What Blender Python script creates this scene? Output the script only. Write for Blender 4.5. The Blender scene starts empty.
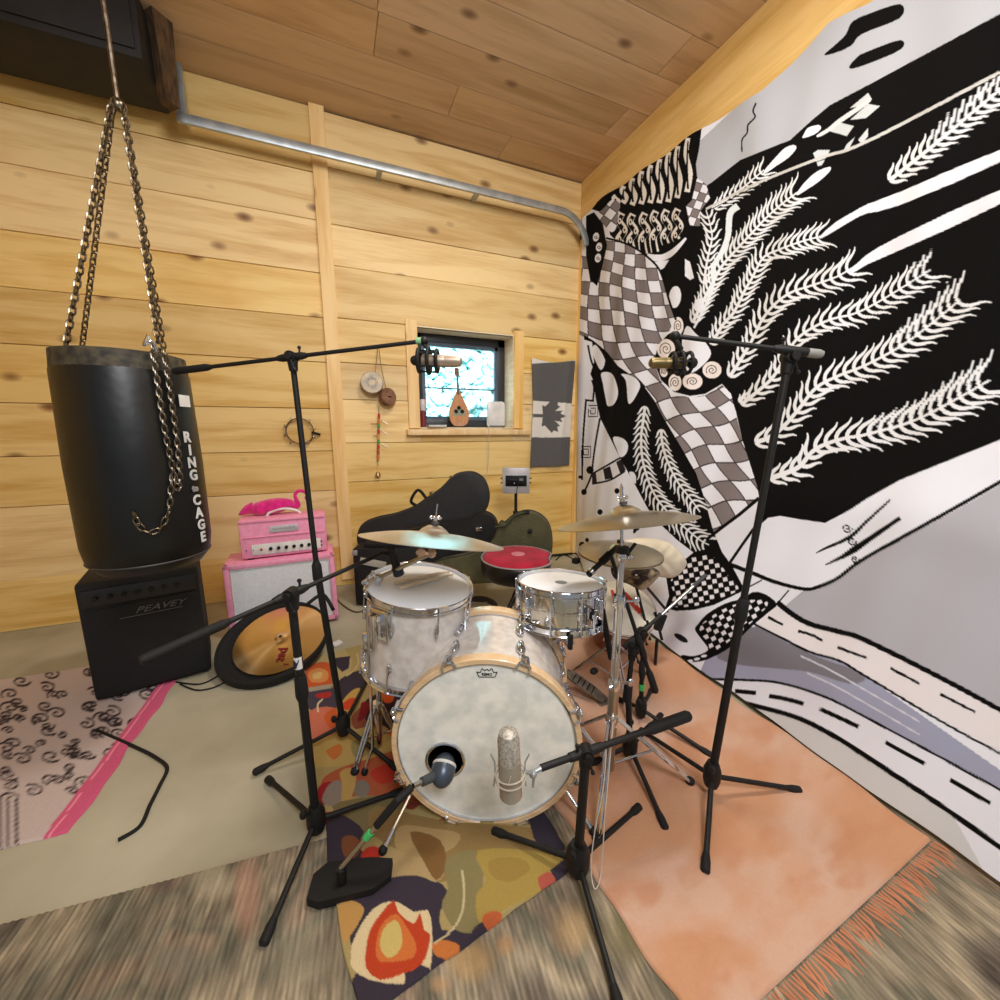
import bpy, bmesh, math, random
import numpy as np
from mathutils import Vector, Matrix
random.seed(7); np.random.seed(7)
C = bpy.context.scene.collection
# ---------------------------------------------------------------- camera geometry (metres; pixels of the 1000x1000 frame)
F = 400.0; TH = math.atan(70/400.0); YAW = math.radians(22.9); H = 1.38
CF, SF, CY, SY = math.cos(TH), math.sin(TH), math.cos(YAW), math.sin(YAW)
def ray(x, y):
    u = (x-500)/F; v = (500-y)/F
    fw = CF+v*SF; up = -SF+v*CF
    return (u*CY+fw*SY, -u*SY+fw*CY, up)
def onz(x, y, z=0.0):
    d = ray(x, y); t = (z-H)/d[2]; return Vector((d[0]*t, d[1]*t, z))
def ony(x, y, Y):
    d = ray(x, y); t = Y/d[1]; return Vector((d[0]*t, Y, H+d[2]*t))
def onx(x, y, X):
    d = ray(x, y); t = X/d[0]; return Vector((X, d[1]*t, H+d[2]*t))
def Q(x, y, D):                      # point at horizontal forward distance D
    d = ray(x, y); k = d[0]*SY+d[1]*CY; t = D/k; return Vector((d[0]*t, d[1]*t, H+d[2]*t))
def fd(p): return p[0]*SY+p[1]*CY
vy = Vector((SY, CY, 0)); vx = Vector((CY, -SY, 0))
def proj(X, Y, Z):
    r = X*CY-Y*SY; f = X*SY+Y*CY; z = Z-H
    d = f*CF-z*SF; up = f*SF+z*CF
    return 500+F*r/d, 500-F*up/d
# ---------------------------------------------------------------- materials
def lin(c):
    c = [v/255.0 for v in c[:3]]
    return tuple([(v/12.92 if v <= .04045 else ((v+.055)/1.055)**2.4) for v in c])+(1.0,)
MATS = {}
def mat(name, col=(128,128,128), rough=.5, metal=0.0, col2=None, scale=8.0, stretch=(1,1,1), bump=0.0, coat=0.0, alpha=1.0, emit=None, es=1.0, detail=4.0, sheen=0.0, trans=0.0, ramp=(.35,.65), bscale=None):
    if name in MATS: return MATS[name]
    m = bpy.data.materials.new(name); m.use_nodes = True
    nt = m.node_tree; N = nt.nodes; L = nt.links
    b = N['Principled BSDF']
    b.inputs['Base Color'].default_value = lin(col)
    b.inputs['Roughness'].default_value = rough
    b.inputs['Metallic'].default_value = metal
    b.inputs['Coat Weight'].default_value = coat
    b.inputs['Sheen Weight'].default_value = sheen
    b.inputs['Transmission Weight'].default_value = trans
    if emit: b.inputs['Emission Color'].default_value = lin(emit); b.inputs['Emission Strength'].default_value = es
    tc = N.new('ShaderNodeTexCoord'); mp = N.new('ShaderNodeMapping')
    mp.inputs['Scale'].default_value = [scale*s for s in stretch]
    L.new(tc.outputs['Object'], mp.inputs['Vector'])
    nz = N.new('ShaderNodeTexNoise'); nz.inputs['Scale'].default_value = 1.0; nz.inputs['Detail'].default_value = detail
    L.new(mp.outputs[0], nz.inputs['Vector'])
    if col2 is None: col2 = tuple(max(0, v*.88) for v in col)
    cr = N.new('ShaderNodeValToRGB')
    cr.color_ramp.elements[0].position = ramp[0]; cr.color_ramp.elements[1].position = ramp[1]
    cr.color_ramp.elements[0].color = lin(col2); cr.color_ramp.elements[1].color = lin(col)
    L.new(nz.outputs['Fac'], cr.inputs[0]); L.new(cr.outputs[0], b.inputs['Base Color'])
    if bump:
        bp = N.new('ShaderNodeBump'); bp.inputs['Strength'].default_value = bump; bp.inputs['Distance'].default_value = .01
        n2 = nz
        if bscale:
            n2 = N.new('ShaderNodeTexNoise'); n2.inputs['Scale'].default_value = bscale; L.new(tc.outputs['Object'], n2.inputs['Vector'])
        L.new(n2.outputs['Fac'], bp.inputs['Height']); L.new(bp.outputs[0], b.inputs['Normal'])
    MATS[name] = m; return m
def wood_mat(name, light, dark, knot, rough=.55, axis=0, vary=.16, stain=0.5, sc=1.0):
    # pine boards: per-board attribute "bd" shifts the grain; knots from a voronoi
    m = bpy.data.materials.new(name); m.use_nodes = True
    nt = m.node_tree; N = nt.nodes; L = nt.links; b = N['Principled BSDF']
    b.inputs['Roughness'].default_value = rough
    tc = N.new('ShaderNodeTexCoord'); at = N.new('ShaderNodeAttribute'); at.attribute_name = 'bd'
    ad = N.new('ShaderNodeVectorMath'); ad.operation = 'MULTIPLY_ADD'
    L.new(at.outputs['Color'], ad.inputs[0]); ad.inputs[1].default_value = (13, 17, 19); L.new(tc.outputs['Object'], ad.inputs[2])
    def mapped(s):
        mp = N.new('ShaderNodeMapping'); s = list(s)
        if axis == 1: s = [s[1], s[0], s[2]]
        if axis == 2: s = [s[2], s[1], s[0]]
        mp.inputs['Scale'].default_value = [v*sc for v in s]; L.new(ad.outputs[0], mp.inputs['Vector']); return mp
    # knots warp the grain around them
    vo = N.new('ShaderNodeTexVoronoi'); vo.inputs['Scale'].default_value = 1.0; vo.inputs['Randomness'].default_value = 1
    L.new(mapped((2.3, 4.0, 4.0)).outputs[0], vo.inputs['Vector'])
    g = N.new('ShaderNodeTexNoise'); g.inputs['Scale'].default_value = 1.0; g.inputs['Detail'].default_value = 5; g.inputs['Distortion'].default_value = .6
    L.new(mapped((.9, 9, 9)).outputs[0], g.inputs['Vector'])
    f = N.new('ShaderNodeTexNoise'); f.inputs['Scale'].default_value = 1.0; f.inputs['Detail'].default_value = 6
    L.new(mapped((5, 90, 90)).outputs[0], f.inputs['Vector'])
    mx = N.new('ShaderNodeMath'); mx.operation = 'MULTIPLY_ADD'; L.new(f.outputs['Fac'], mx.inputs[0]); mx.inputs[1].default_value = .3
    L.new(g.outputs['Fac'], mx.inputs[2])
    cr = N.new('ShaderNodeValToRGB'); e = cr.color_ramp.elements
    e[0].position = .42; e[0].color = lin(dark); e[1].position = .72; e[1].color = lin(light)
    L.new(mx.outputs[0], cr.inputs[0])
    kr = N.new('ShaderNodeValToRGB'); e = kr.color_ramp.elements
    e[0].position = .0; e[0].color = (1, 1, 1, 1); e[1].position = .16; e[1].color = (0, 0, 0, 1)
    k2 = e.new(.07); k2.color = (.75, .75, .75, 1)
    L.new(vo.outputs['Distance'], kr.inputs[0])
    k = N.new('ShaderNodeMix'); k.data_type = 'RGBA'; L.new(kr.outputs[0], k.inputs[0]); L.new(cr.outputs[0], k.inputs[6]); k.inputs[7].default_value = lin(knot)
    # weather stains
    s = N.new('ShaderNodeTexNoise'); s.inputs['Scale'].default_value = 1.0; s.inputs['Detail'].default_value = 3
    L.new(mapped((1.1, 2.2, 2.2)).outputs[0], s.inputs['Vector'])
    sr = N.new('ShaderNodeValToRGB'); sr.color_ramp.elements[0].position = .58; sr.color_ramp.elements[1].position = .75
    sr.color_ramp.elements[1].color = (stain, stain, stain, 1); L.new(s.outputs['Fac'], sr.inputs[0])
    k3 = N.new('ShaderNodeMix'); k3.data_type = 'RGBA'; L.new(sr.outputs[0], k3.inputs[0]); L.new(k.outputs[2], k3.inputs[6])
    k3.inputs[7].default_value = lin((light[0]*.86, light[1]*.74, light[2]*.5))
    # per board value
    hs = N.new('ShaderNodeHueSaturation'); sx = N.new('ShaderNodeSeparateColor'); L.new(at.outputs['Color'], sx.inputs[0])
    mr = N.new('ShaderNodeMapRange'); mr.inputs['To Min'].default_value = 1-vary; mr.inputs['To Max'].default_value = 1+vary*.6
    L.new(sx.outputs[1], mr.inputs[0]); L.new(mr.outputs[0], hs.inputs['Value']); L.new(k3.outputs[2], hs.inputs['Color'])
    mr2 = N.new('ShaderNodeMapRange'); mr2.inputs['To Min'].default_value = .9; mr2.inputs['To Max'].default_value = 1.15
    L.new(sx.outputs[2], mr2.inputs[0]); L.new(mr2.outputs[0], hs.inputs['Saturation'])
    L.new(hs.outputs[0], b.inputs['Base Color'])
    bp = N.new('ShaderNodeBump'); bp.inputs['Strength'].default_value = .15; bp.inputs['Distance'].default_value = .004
    L.new(f.outputs['Fac'], bp.inputs['Height']); L.new(bp.outputs[0], b.inputs['Normal'])
    MATS[name] = m; return m
def vcol_mat(name, rough=.85, bump=.2, bscale=300, sheen=.2, stretch=(1,1,1), tint=0.0, spec=None):
    m = bpy.data.materials.new(name); m.use_nodes = True
    N = m.node_tree.nodes; L = m.node_tree.links; b = N['Principled BSDF']
    at = N.new('ShaderNodeAttribute'); at.attribute_name = 'dye'
    b.inputs['Roughness'].default_value = rough; b.inputs['Sheen Weight'].default_value = sheen
    if spec is not None: b.inputs['Specular IOR Level'].default_value = spec
    tc = N.new('ShaderNodeTexCoord'); mp = N.new('ShaderNodeMapping'); mp.inputs['Scale'].default_value = [bscale*s for s in stretch]
    nz = N.new('ShaderNodeTexNoise'); nz.inputs['Scale'].default_value = 1; nz.inputs['Detail'].default_value = 3
    L.new(tc.outputs['Object'], mp.inputs[0]); L.new(mp.outputs[0], nz.inputs['Vector'])
    mr = N.new('ShaderNodeMapRange'); mr.inputs['To Min'].default_value = 1-tint; mr.inputs['To Max'].default_value = 1+tint
    L.new(nz.outputs['Fac'], mr.inputs[0])
    hs = N.new('ShaderNodeHueSaturation'); L.new(mr.outputs[0], hs.inputs['Value']); L.new(at.outputs['Color'], hs.inputs['Color']); L.new(hs.outputs[0], b.inputs['Base Color'])
    bp = N.new('ShaderNodeBump'); bp.inputs['Strength'].default_value = bump; bp.inputs['Distance'].default_value = .002
    L.new(nz.outputs['Fac'], bp.inputs['Height']); L.new(bp.outputs[0], b.inputs['Normal'])
    MATS[name] = m; return m
# ---------------------------------------------------------------- objects
def tag(o, label=None, cat=None, group=None, kind=None):
    if label: o['label'] = label
    if cat: o['category'] = cat
    if group: o['group'] = group
    if kind: o['kind'] = kind
    return o
def thing(name, label, cat, loc, group=None):
    o = bpy.data.objects.new(name, None); C.objects.link(o); o.location = Vector(loc); o.empty_display_size = .05
    WL[o.name] = Vector(loc)
    return tag(o, label, cat, group)
WL = {}
def frame(axis, up=None):
    a = Vector(axis).normalized()
    if up is None: up = Vector((0, 0, 1)) if abs(a.z) < .95 else Vector((0, 1, 0))
    x = Vector(up).cross(a).normalized(); y = a.cross(x)
    return Matrix((x, y, a)).transposed()      # columns x,y,a ; local z -> axis ; local y ~ up
class MB:
    def __init__(s): s.v = []; s.f = []; s.m = []
    def add(s, vs, fs, mi=0):
        n = len(s.v); s.v += [tuple(p) for p in vs]; s.f += [tuple(n+i for i in f) for f in fs]; s.m += [mi]*len(fs); return s
    def box(s, c, size, R=None, mi=0, bev=0.0):
        if bev:
            bm = bmesh.new(); bmesh.ops.create_cube(bm, size=1.0)
            for v in bm.verts: v.co = Vector((v.co.x*size[0], v.co.y*size[1], v.co.z*size[2]))
            bmesh.ops.bevel(bm, geom=bm.edges[:], offset=bev, segments=2, affect='EDGES', profile=.5)
            bm.verts.index_update()
            vs = [v.co.copy() for v in bm.verts]; fs = [[v.index for v in f.verts] for f in bm.faces]; bm.free()
        else:
            vs = [Vector((x*size[0]/2, y*size[1]/2, z*size[2]/2)) for x in (-1, 1) for y in (-1, 1) for z in (-1, 1)]
            fs = [(0,1,3,2),(4,6,7,5),(0,4,5,1),(2,3,7,6),(0,2,6,4),(1,5,7,3)]
        c = Vector(c)
        return s.add([(R @ v if R else v)+c for v in vs], fs, mi)
    def tube(s, pts, r, n=12, mi=0, cap=True):
        pts = [Vector(p) for p in pts]; k = len(pts)
        rs = r if isinstance(r, (list, tuple)) else [r]*k
        vs = []; prev = None
        for i, p in enumerate(pts):
            d = (pts[min(i+1, k-1)]-pts[max(i-1, 0)])
            if d.length < 1e-9: d = Vector((0, 0, 1))
            M = frame(d)
            if prev is not None:
                x = prev - d.normalized()*prev.dot(d.normalized())
                if x.length > 1e-6:
                    x.normalize(); y = d.normalized().cross(x); M = Matrix((x, y, d.normalized())).transposed()
            prev = M.col[0].copy()
            for j in range(n):
                a = 2*math.pi*j/n; vs.append(p+M @ Vector((math.cos(a)*rs[i], math.sin(a)*rs[i], 0)))
        fs = [(i*n+j, i*n+(j+1) % n, (i+1)*n+(j+1) % n, (i+1)*n+j) for i in range(k-1) for j in range(n)]
        if cap: fs += [tuple(range(n-1, -1, -1)), tuple((k-1)*n+j for j in range(n))]
        return s.add(vs, fs, mi)
    def lathe(s, prof, o, axis=(0, 0, 1), n=48, mi=0, up=None, closed=False):
        # prof: (radius, height along axis)
        M = frame(axis, up); o = Vector(o); vs = []; k = len(prof)
        for (r, h) in prof:
            for j in range(n):
                a = 2*math.pi*j/n; vs.append(o+M @ Vector((math.cos(a)*r, math.sin(a)*r, h)))
        rng = range(k if closed else k-1)
        fs = [(i*n+j, i*n+(j+1) % n, ((i+1) % k)*n+(j+1) % n, ((i+1) % k)*n+j) for i in rng for j in range(n)]
        if not closed:
            if prof[0][0] > 1e-6: fs.append(tuple(range(n-1, -1, -1)))
            if prof[-1][0] > 1e-6: fs.append(tuple((k-1)*n+j for j in range(n)))
        return s.add(vs, fs, mi)
    def shell(s, prof, o, axis=(0, 0, 1), n=48, mi=0, up=None): return s.lathe(prof, o, axis, n, mi, up, True)
    def torus(s, c, axis, R, r, n=40, m=8, mi=0, up=None):
        return s.lathe([(R+r*math.cos(2*math.pi*i/m), r*math.sin(2*math.pi*i/m)) for i in range(m)], c, axis, n, mi, up, True)
    def ball(s, c, r, n=16, mi=0, R=None):
        r3 = r if isinstance(r, (list, tuple)) else (r, r, r); c = Vector(c); vs = []; m = n//2+1
        for i in range(m+1):
            t = math.pi*i/m
            for j in range(n):
                a = 2*math.pi*j/n; p = Vector((r3[0]*math.sin(t)*math.cos(a), r3[1]*math.sin(t)*math.sin(a), r3[2]*math.cos(t)))
                vs.append((R @ p if R else p)+c)
        fs = [(i*n+j, (i+1)*n+j, (i+1)*n+(j+1) % n, i*n+(j+1) % n) for i in range(m) for j in range(n)]
        return s.add(vs, fs, mi)
    def prism(s, poly, o, M, d, mi=0):
        # poly in local xy, extruded along local z from 0 to d; M = 3x3
        o = Vector(o); n = len(poly)
        vs = [o+M @ Vector((x, y, 0)) for x, y in poly]+[o+M @ Vector((x, y, d)) for x, y in poly]
        fs = [tuple(range(n-1, -1, -1)), tuple(range(n, 2*n))]+[(i, (i+1) % n, n+(i+1) % n, n+i) for i in range(n)]
        return s.add(vs, fs, mi)
    def build(s, name, m, parent=None, smooth=35, sub=0, tri=False):
        loc = Vector((0, 0, 0))
        if parent is not None:
            q = parent
            while q is not None: loc += q.location; q = q.parent
        me = bpy.data.meshes.new(name)
        me.from_pydata([tuple(Vector(p)-loc) for p in s.v], [], s.f)
        ms = m if isinstance(m, (list, tuple)) else [m]
        for q in ms: me.materials.append(q)
        if len(ms) > 1: me.polygons.foreach_set('material_index', s.m)
        bm = bmesh.new(); bm.from_mesh(me)
        bmesh.ops.remove_doubles(bm, verts=bm.verts, dist=1e-6)
        bmesh.ops.recalc_face_normals(bm, faces=bm.faces)
        bm.to_mesh(me); bm.free()
        if smooth:
            me.polygons.foreach_set('use_smooth', [True]*len(me.polygons)); me.set_sharp_from_angle(angle=math.radians(smooth))
        me.update()
        o = bpy.data.objects.new(name, me); C.objects.link(o)
        if parent is not None: o.parent = parent
        if sub:
            md = o.modifiers.new('s', 'SUBSURF'); md.levels = sub; md.render_levels = sub
        return o
def centre(o):
    # move a parentless mesh's origin to its base centre
    me = o.data; n = len(me.vertices); a = np.empty(n*3, np.float32); me.vertices.foreach_get('co', a); a = a.reshape(-1, 3)
    c = (a.min(0)+a.max(0))/2; c[2] = a[:, 2].min(); a -= c
    me.vertices.foreach_set('co', a.ravel()); me.update(); o.location = Vector(o.location)+Vector([float(v) for v in c]); return o
def cr(pts, k=8, closed=False):
    # catmull-rom through points (any dimension)
    P = [np.array(p, float) for p in pts]; n = len(P); out = []
    rg = n if closed else n-1
    for i in range(rg):
        if closed: a, b, c, d = P[(i-1) % n], P[i], P[(i+1) % n], P[(i+2) % n]
        else: a, b, c, d = P[max(i-1, 0)], P[i], P[i+1], P[min(i+2, n-1)]
        for j in range(k):
            t = j/k
            out.append(.5*((2*b)+(c-a)*t+(2*a-5*b+4*c-d)*t*t+(3*b-a-3*c+d)*t**3))
    if not closed: out.append(P[-1])
    return [tuple(o) for o in out]
def text_mesh(s, size, o, M, depth=.001, bold=0.0, shear=0.0, xs=1.0):
    # returns an MB of the extruded lettering centred on o; M local x=reading direction, y=up of letters, z=outwards
    cu = bpy.data.curves.new('lettering', 'FONT'); cu.body = s; cu.size = size; cu.extrude = depth; cu.offset = bold; cu.shear = shear
    cu.align_x = 'CENTER'; cu.align_y = 'CENTER'; cu.resolution_u = 3
    ob = bpy.data.objects.new('lettering', cu); C.objects.link(ob)
    dg = bpy.context.evaluated_depsgraph_get(); me = bpy.data.meshes.new_from_object(ob.evaluated_get(dg))
    b = MB(); o = Vector(o)
    b.add([o+M @ Vector((v.co.x*xs, v.co.y, v.co.z)) for v in me.vertices], [tuple(p.vertices) for p in me.polygons])
    bpy.data.objects.remove(ob); bpy.data.curves.remove(cu); bpy.data.meshes.remove(me)
    return b
# ---------------------------------------------------------------- common materials
BLK = mat('black_powder_coat', (4,4,5), .6, 0, col2=(7,7,8))
RUB = mat('black_rubber', (8,8,9), .75)
CHR = mat('chrome', (225,228,235), .12, 1.0, col2=(205,208,215))
STL = mat('galvanized_steel', (186,192,194), .4, .6, col2=(160,168,172), scale=12)
NIK = mat('brushed_nickel', (190,185,170), .3, 1.0)
TOL = mat('black_tolex', (16,16,17), .75, 0, bump=.5, scale=200)
PINE = wood_mat('pine_boards', (244,213,148), (216,172,98), (116,66,28))
PINE2 = wood_mat('pine_trim', (252,216,152), (232,182,104), (126,72,30), axis=2, vary=.08)
PLY = wood_mat('ceiling_planks', (216,186,150), (188,156,120), (110,76,50), vary=.12, stain=.3)
BEAM = wood_mat('pine_beam', (236,204,148), (212,174,114), (120,66,24), axis=1, vary=.05)
HOOP = mat('maple_hoop', (236,206,166), .35, 0, col2=(222,186,140), scale=6, stretch=(1,1,12), coat=.4)
WHITE = mat('white_plastic', (236,234,230), .4)
# ================================================================ SETTING
WY = 3.70; CZ = 3.745; WX = 2.42
def set_bd(o, vals):
    me = o.data; at = me.attributes.new('bd', 'FLOAT_COLOR', 'CORNER')
    out = []
    for p, v in zip(me.polygons, vals): out += list(v)*p.loop_total
    at.data.foreach_set('color', out)
def boards(name, lst, m, parent=None):
    """lst of (centre,size) boxes; each gets its own random grain offset"""
    me = bpy.data.meshes.new(name); vs = []; fs = []; vals = []
    for (c, sz) in lst:
        n = len(vs); bv = .003
        bm = bmesh.new(); bmesh.ops.create_cube(bm, size=1.0)
        for v in bm.verts: v.co = Vector((v.co.x*sz[0]+c[0], v.co.y*sz[1]+c[1], v.co.z*sz[2]+c[2]))
        bmesh.ops.bevel(bm, geom=bm.edges[:], offset=bv, segments=1, affect='EDGES')
        bm.verts.index_update()
        vs += [tuple(v.co) for v in bm.verts]; ff = [tuple(n+v.index for v in f.verts) for f in bm.faces]; fs += ff; bm.free()
        r = (random.random(), random.random(), random.random(), 1.0); vals += [r]*len(ff)
    me.from_pydata(vs, [], fs); me.materials.append(m); me.update()
    o = bpy.data.objects.new(name, me); C.objects.link(o); set_bd(o, vals)
    if parent is not None: o.parent = parent
    return o
XL, XR, YB = -2.6, 2.62, -1.6
# floor
fm = mat('beige_floor', (190,184,162), .85, 0, col2=(150,144,120), scale=1.6, detail=6, bump=.25, bscale=3.0, ramp=(.3,.7))
fl = MB().box(((XL+XR)/2, (YB+WY+.2)/2, -.06), (XR-XL, WY+.2-YB, .12)).build('floor', fm); tag(fl, kind='structure')
# back wall boards: rows of wide planks, window opening cut out
winx0, winx1, winz0, winz1 = .775, 1.70, 1.405, 2.27
seamsL = [.02, .33, .62, .84, 1.135, 1.40, 1.70, 2.05, 2.36, 2.66, 2.93, 3.26, CZ-.02]
def seam(px, py): return ony(px, py, WY).z
zl = [0.0, .36, seam(290,556), seam(300,492), seam(270,452), seam(260,407.5), seam(250,358), seam(232,309), seam(240,262), seam(240,206), seam(250,158), CZ]
zr = [0.0, .33, seam(440,545), seam(460,477), seam(440,442), seam(370,400), seam(370,364), seam(375,321.5), seam(400,275), seam(420,240), seam(400,184), CZ-.01]
lst = []
def rowboards(x0, x1, zs, cuts):
    for i in range(len(zs)-1):
        z0, z1 = zs[i]+.002, zs[i+1]-.002
        segs = [(x0, x1)]
        if z0 < winz1-.01 and z1 > winz0+.01 and x0 < winx0 < x1:
            zz = []
            # keep strips above / below the opening
            if z0 < winz0: lst.append(((((winx0+winx1)/2), WY+.02, (z0+winz0)/2), (winx1-winx0, .04, winz0-z0)))
            if z1 > winz1: lst.append(((((winx0+winx1)/2), WY+.02, (z1+winz1)/2), (winx1-winx0, .04, z1-winz1)))
            segs = [(x0, winx0), (winx1, x1)]
        for (a, b) in segs:
            lst.append((((a+b)/2, WY+.02+random.uniform(-.003, .003), (z0+z1)/2), (b-a-.002, .04, z1-z0)))
rowboards(XL, .06, zl, None); rowboards(.06, XR, zr, None)
wb = boards('wall_back', lst, PINE); tag(wb, kind='structure')
bk = MB()
for (x0, x1, z0, z1) in ((XL, winx0-.02, 0, CZ), (winx1+.02, XR, 0, CZ), (winx0-.02, winx1+.02, 0, winz0-.02), (winx0-.02, winx1+.02, winz1+.02, CZ)):
    bk.box(((x0+x1)/2, WY+.125, (z0+z1)/2+(.06 if z1 == CZ else 0)), (x1-x0, .16, z1-z0+(.12 if z1 == CZ else 0)))
tag(bk.build('wall_outer', mat('sheathing', (120,95,60), .8)), kind='structure')
# vertical trims on the back wall
tr = boards('trim_1', [((.075, WY-.018, 1.87+.06), (.105, .036, CZ+.12-.13))], PINE2); tag(tr, kind='structure')
tr = boards('trim_2', [((2.47, WY-.03, 1.7), (.10, .06, 3.40))], PINE2); tag(tr, kind='structure')
# right wall boards (behind the tapestry) + the header beam
tag(MB().box((WX+.2, (YB+WY)/2, CZ/2), (.06, WY-YB+.3, CZ+.2)).build('wall_outer', MATS['sheathing']), kind='structure')
tag(boards('wall_right', [((WX+.14, (YB+WY)/2, .2+.28*i), (.04, WY-YB, .276)) for i in range(13)], PINE), kind='structure')
tag(boards('header_beam', [((WX+.06, (YB+WY)/2, CZ-.26), (.12, WY-YB, .52))], BEAM), kind='structure')
bpy.data.objects['header_beam'].name = 'trim_3'
tag(boards('wall_left', [((XL-.02, (.2+WY)/2, .15+.29*i), (.04, WY-.2, .286)) for i in range(13)], PINE), kind='structure')
# ceiling planks run along X, staggered
lst = []; y = WY+.3
while y > YB:
    w = .30; x = XL-random.random()*1.5
    while x < XR+.2:
        L_ = random.choice((1.8, 2.4, 3.0)); a = max(x, XL-.1); b = min(x+L_, XR+.2)
        if b > a+.05: lst.append((((a+b)/2, y-w/2, CZ+.02), (b-a-.003, w-.003, .04)))
        x += L_
    y -= w
tag(boards('ceiling', lst, PLY), kind='structure')
# ---- window: jamb lining, black frame, panes
wt = bpy.data.objects.new('window_1', None); C.objects.link(wt); wt.location = ((winx0+winx1)/2, WY, winz0); tag(wt, kind='structure')
JM = mat('pale_jamb_wood', (250,236,206), .6, 0, col2=(238,216,176), scale=5, stretch=(1,1,6))
RD = .26; j = MB()
for (c, s) in ((((winx0+winx1)/2, WY+RD/2, winz0-.01), (winx1-winx0, RD, .02)), (((winx0+winx1)/2, WY+RD/2, winz1+.01), (winx1-winx0+.04, RD, .02)),
               ((winx0-.01, WY+RD/2, (winz0+winz1)/2), (.02, RD, winz1-winz0)), ((winx1+.01, WY+RD/2, (winz0+winz1)/2), (.02, RD, winz1-winz0))): j.box(c, s)
j.build('window_jamb', JM, wt)
FR = mat('black_window_frame', (46,50,54), .4)
fy = WY+RD-.03; fw = .075; a = MB()
x0, x1, z0, z1 = winx0, winx1, winz0, winz1
for (c, s) in ((((x0+x1)/2, fy, z0+fw/2), (x1-x0, .06, fw)), (((x0+x1)/2, fy, z1-fw/2), (x1-x0, .06, fw)), ((x0+fw/2, fy, (z0+z1)/2), (fw, .06, z1-z0)), ((x1-fw/2, fy, (z0+z1)/2), (fw, .06, z1-z0))): a.box(c, s, bev=.004)
a.build('window_frame', FR, wt)
a = MB(); xa, xb, za, zb = x0+fw, x1-fw, z0+fw, z1-fw
for (c, s) in ((((xa+xb)/2, fy, za+.016), (xb-xa, .045, .032)), (((xa+xb)/2, fy, zb-.016), (xb-xa, .045, .032)), ((xa+.016, fy, (za+zb)/2), (.032, .045, zb-za)), ((xb-.016, fy, (za+zb)/2), (.032, .045, zb-za)), (((xa+xb)/2, fy, za+.30), (xb-xa, .02, .014))): a.box(c, s)
a.build('window_sash', mat('dark_sash', (86,104,122), .4), wt)
g = MB().box(((xa+xb)/2, fy, (za+zb)/2), (xb-xa, .005, zb-za)).build('window_pane', mat('window_glass', (225,245,248), .02, 0, trans=1.0), wt)
# casing boards and sill on the room side
cs = MB(); cs.box(((x0+x1)/2+.02, WY-.032, z0-.045), (x1-x0+.30, .075, .05), bev=.004)
cs.build('window_sill', PINE2, wt)
cs = boards('window_casing', [((x0-.055, WY-.012, (z0+z1)/2+.02), (.10, .024, z1-z0+.06)), ((x1+.055, WY-.012, (z0+z1)/2+.02), (.10, .024, z1-z0+.06))], PINE2)
cs.parent = wt; cs.matrix_parent_inverse = Matrix.Translation(-Vector(wt.location))
# foliage seen through the pane: a bright hazy hedge outdoors, lit by the sky
hg = mat('outdoor_foliage', (206,240,242), .9, 0, col2=(160,214,216), scale=4, detail=8)
hm = MB()
for i in range(1500):
    q = random.uniform(.05, .13); hm.ball((random.uniform(.6, 3.6), WY+3.9+random.uniform(0, .25), random.uniform(.9, 3.2)), (q*random.uniform(.6, 1.3), q*.6, q*random.uniform(.5, 1.2)), 7, 0, Matrix.Rotation(random.uniform(-1.5, 1.5), 3, 'Y'))
hm.box((2.0, WY+4.3, 2.0), (9, .3, 4.6))
hb = hm.build('hedge', hg); centre(hb); tag(hb, 'pale green foliage growing outside behind the small window', 'foliage', kind='stuff')
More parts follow.
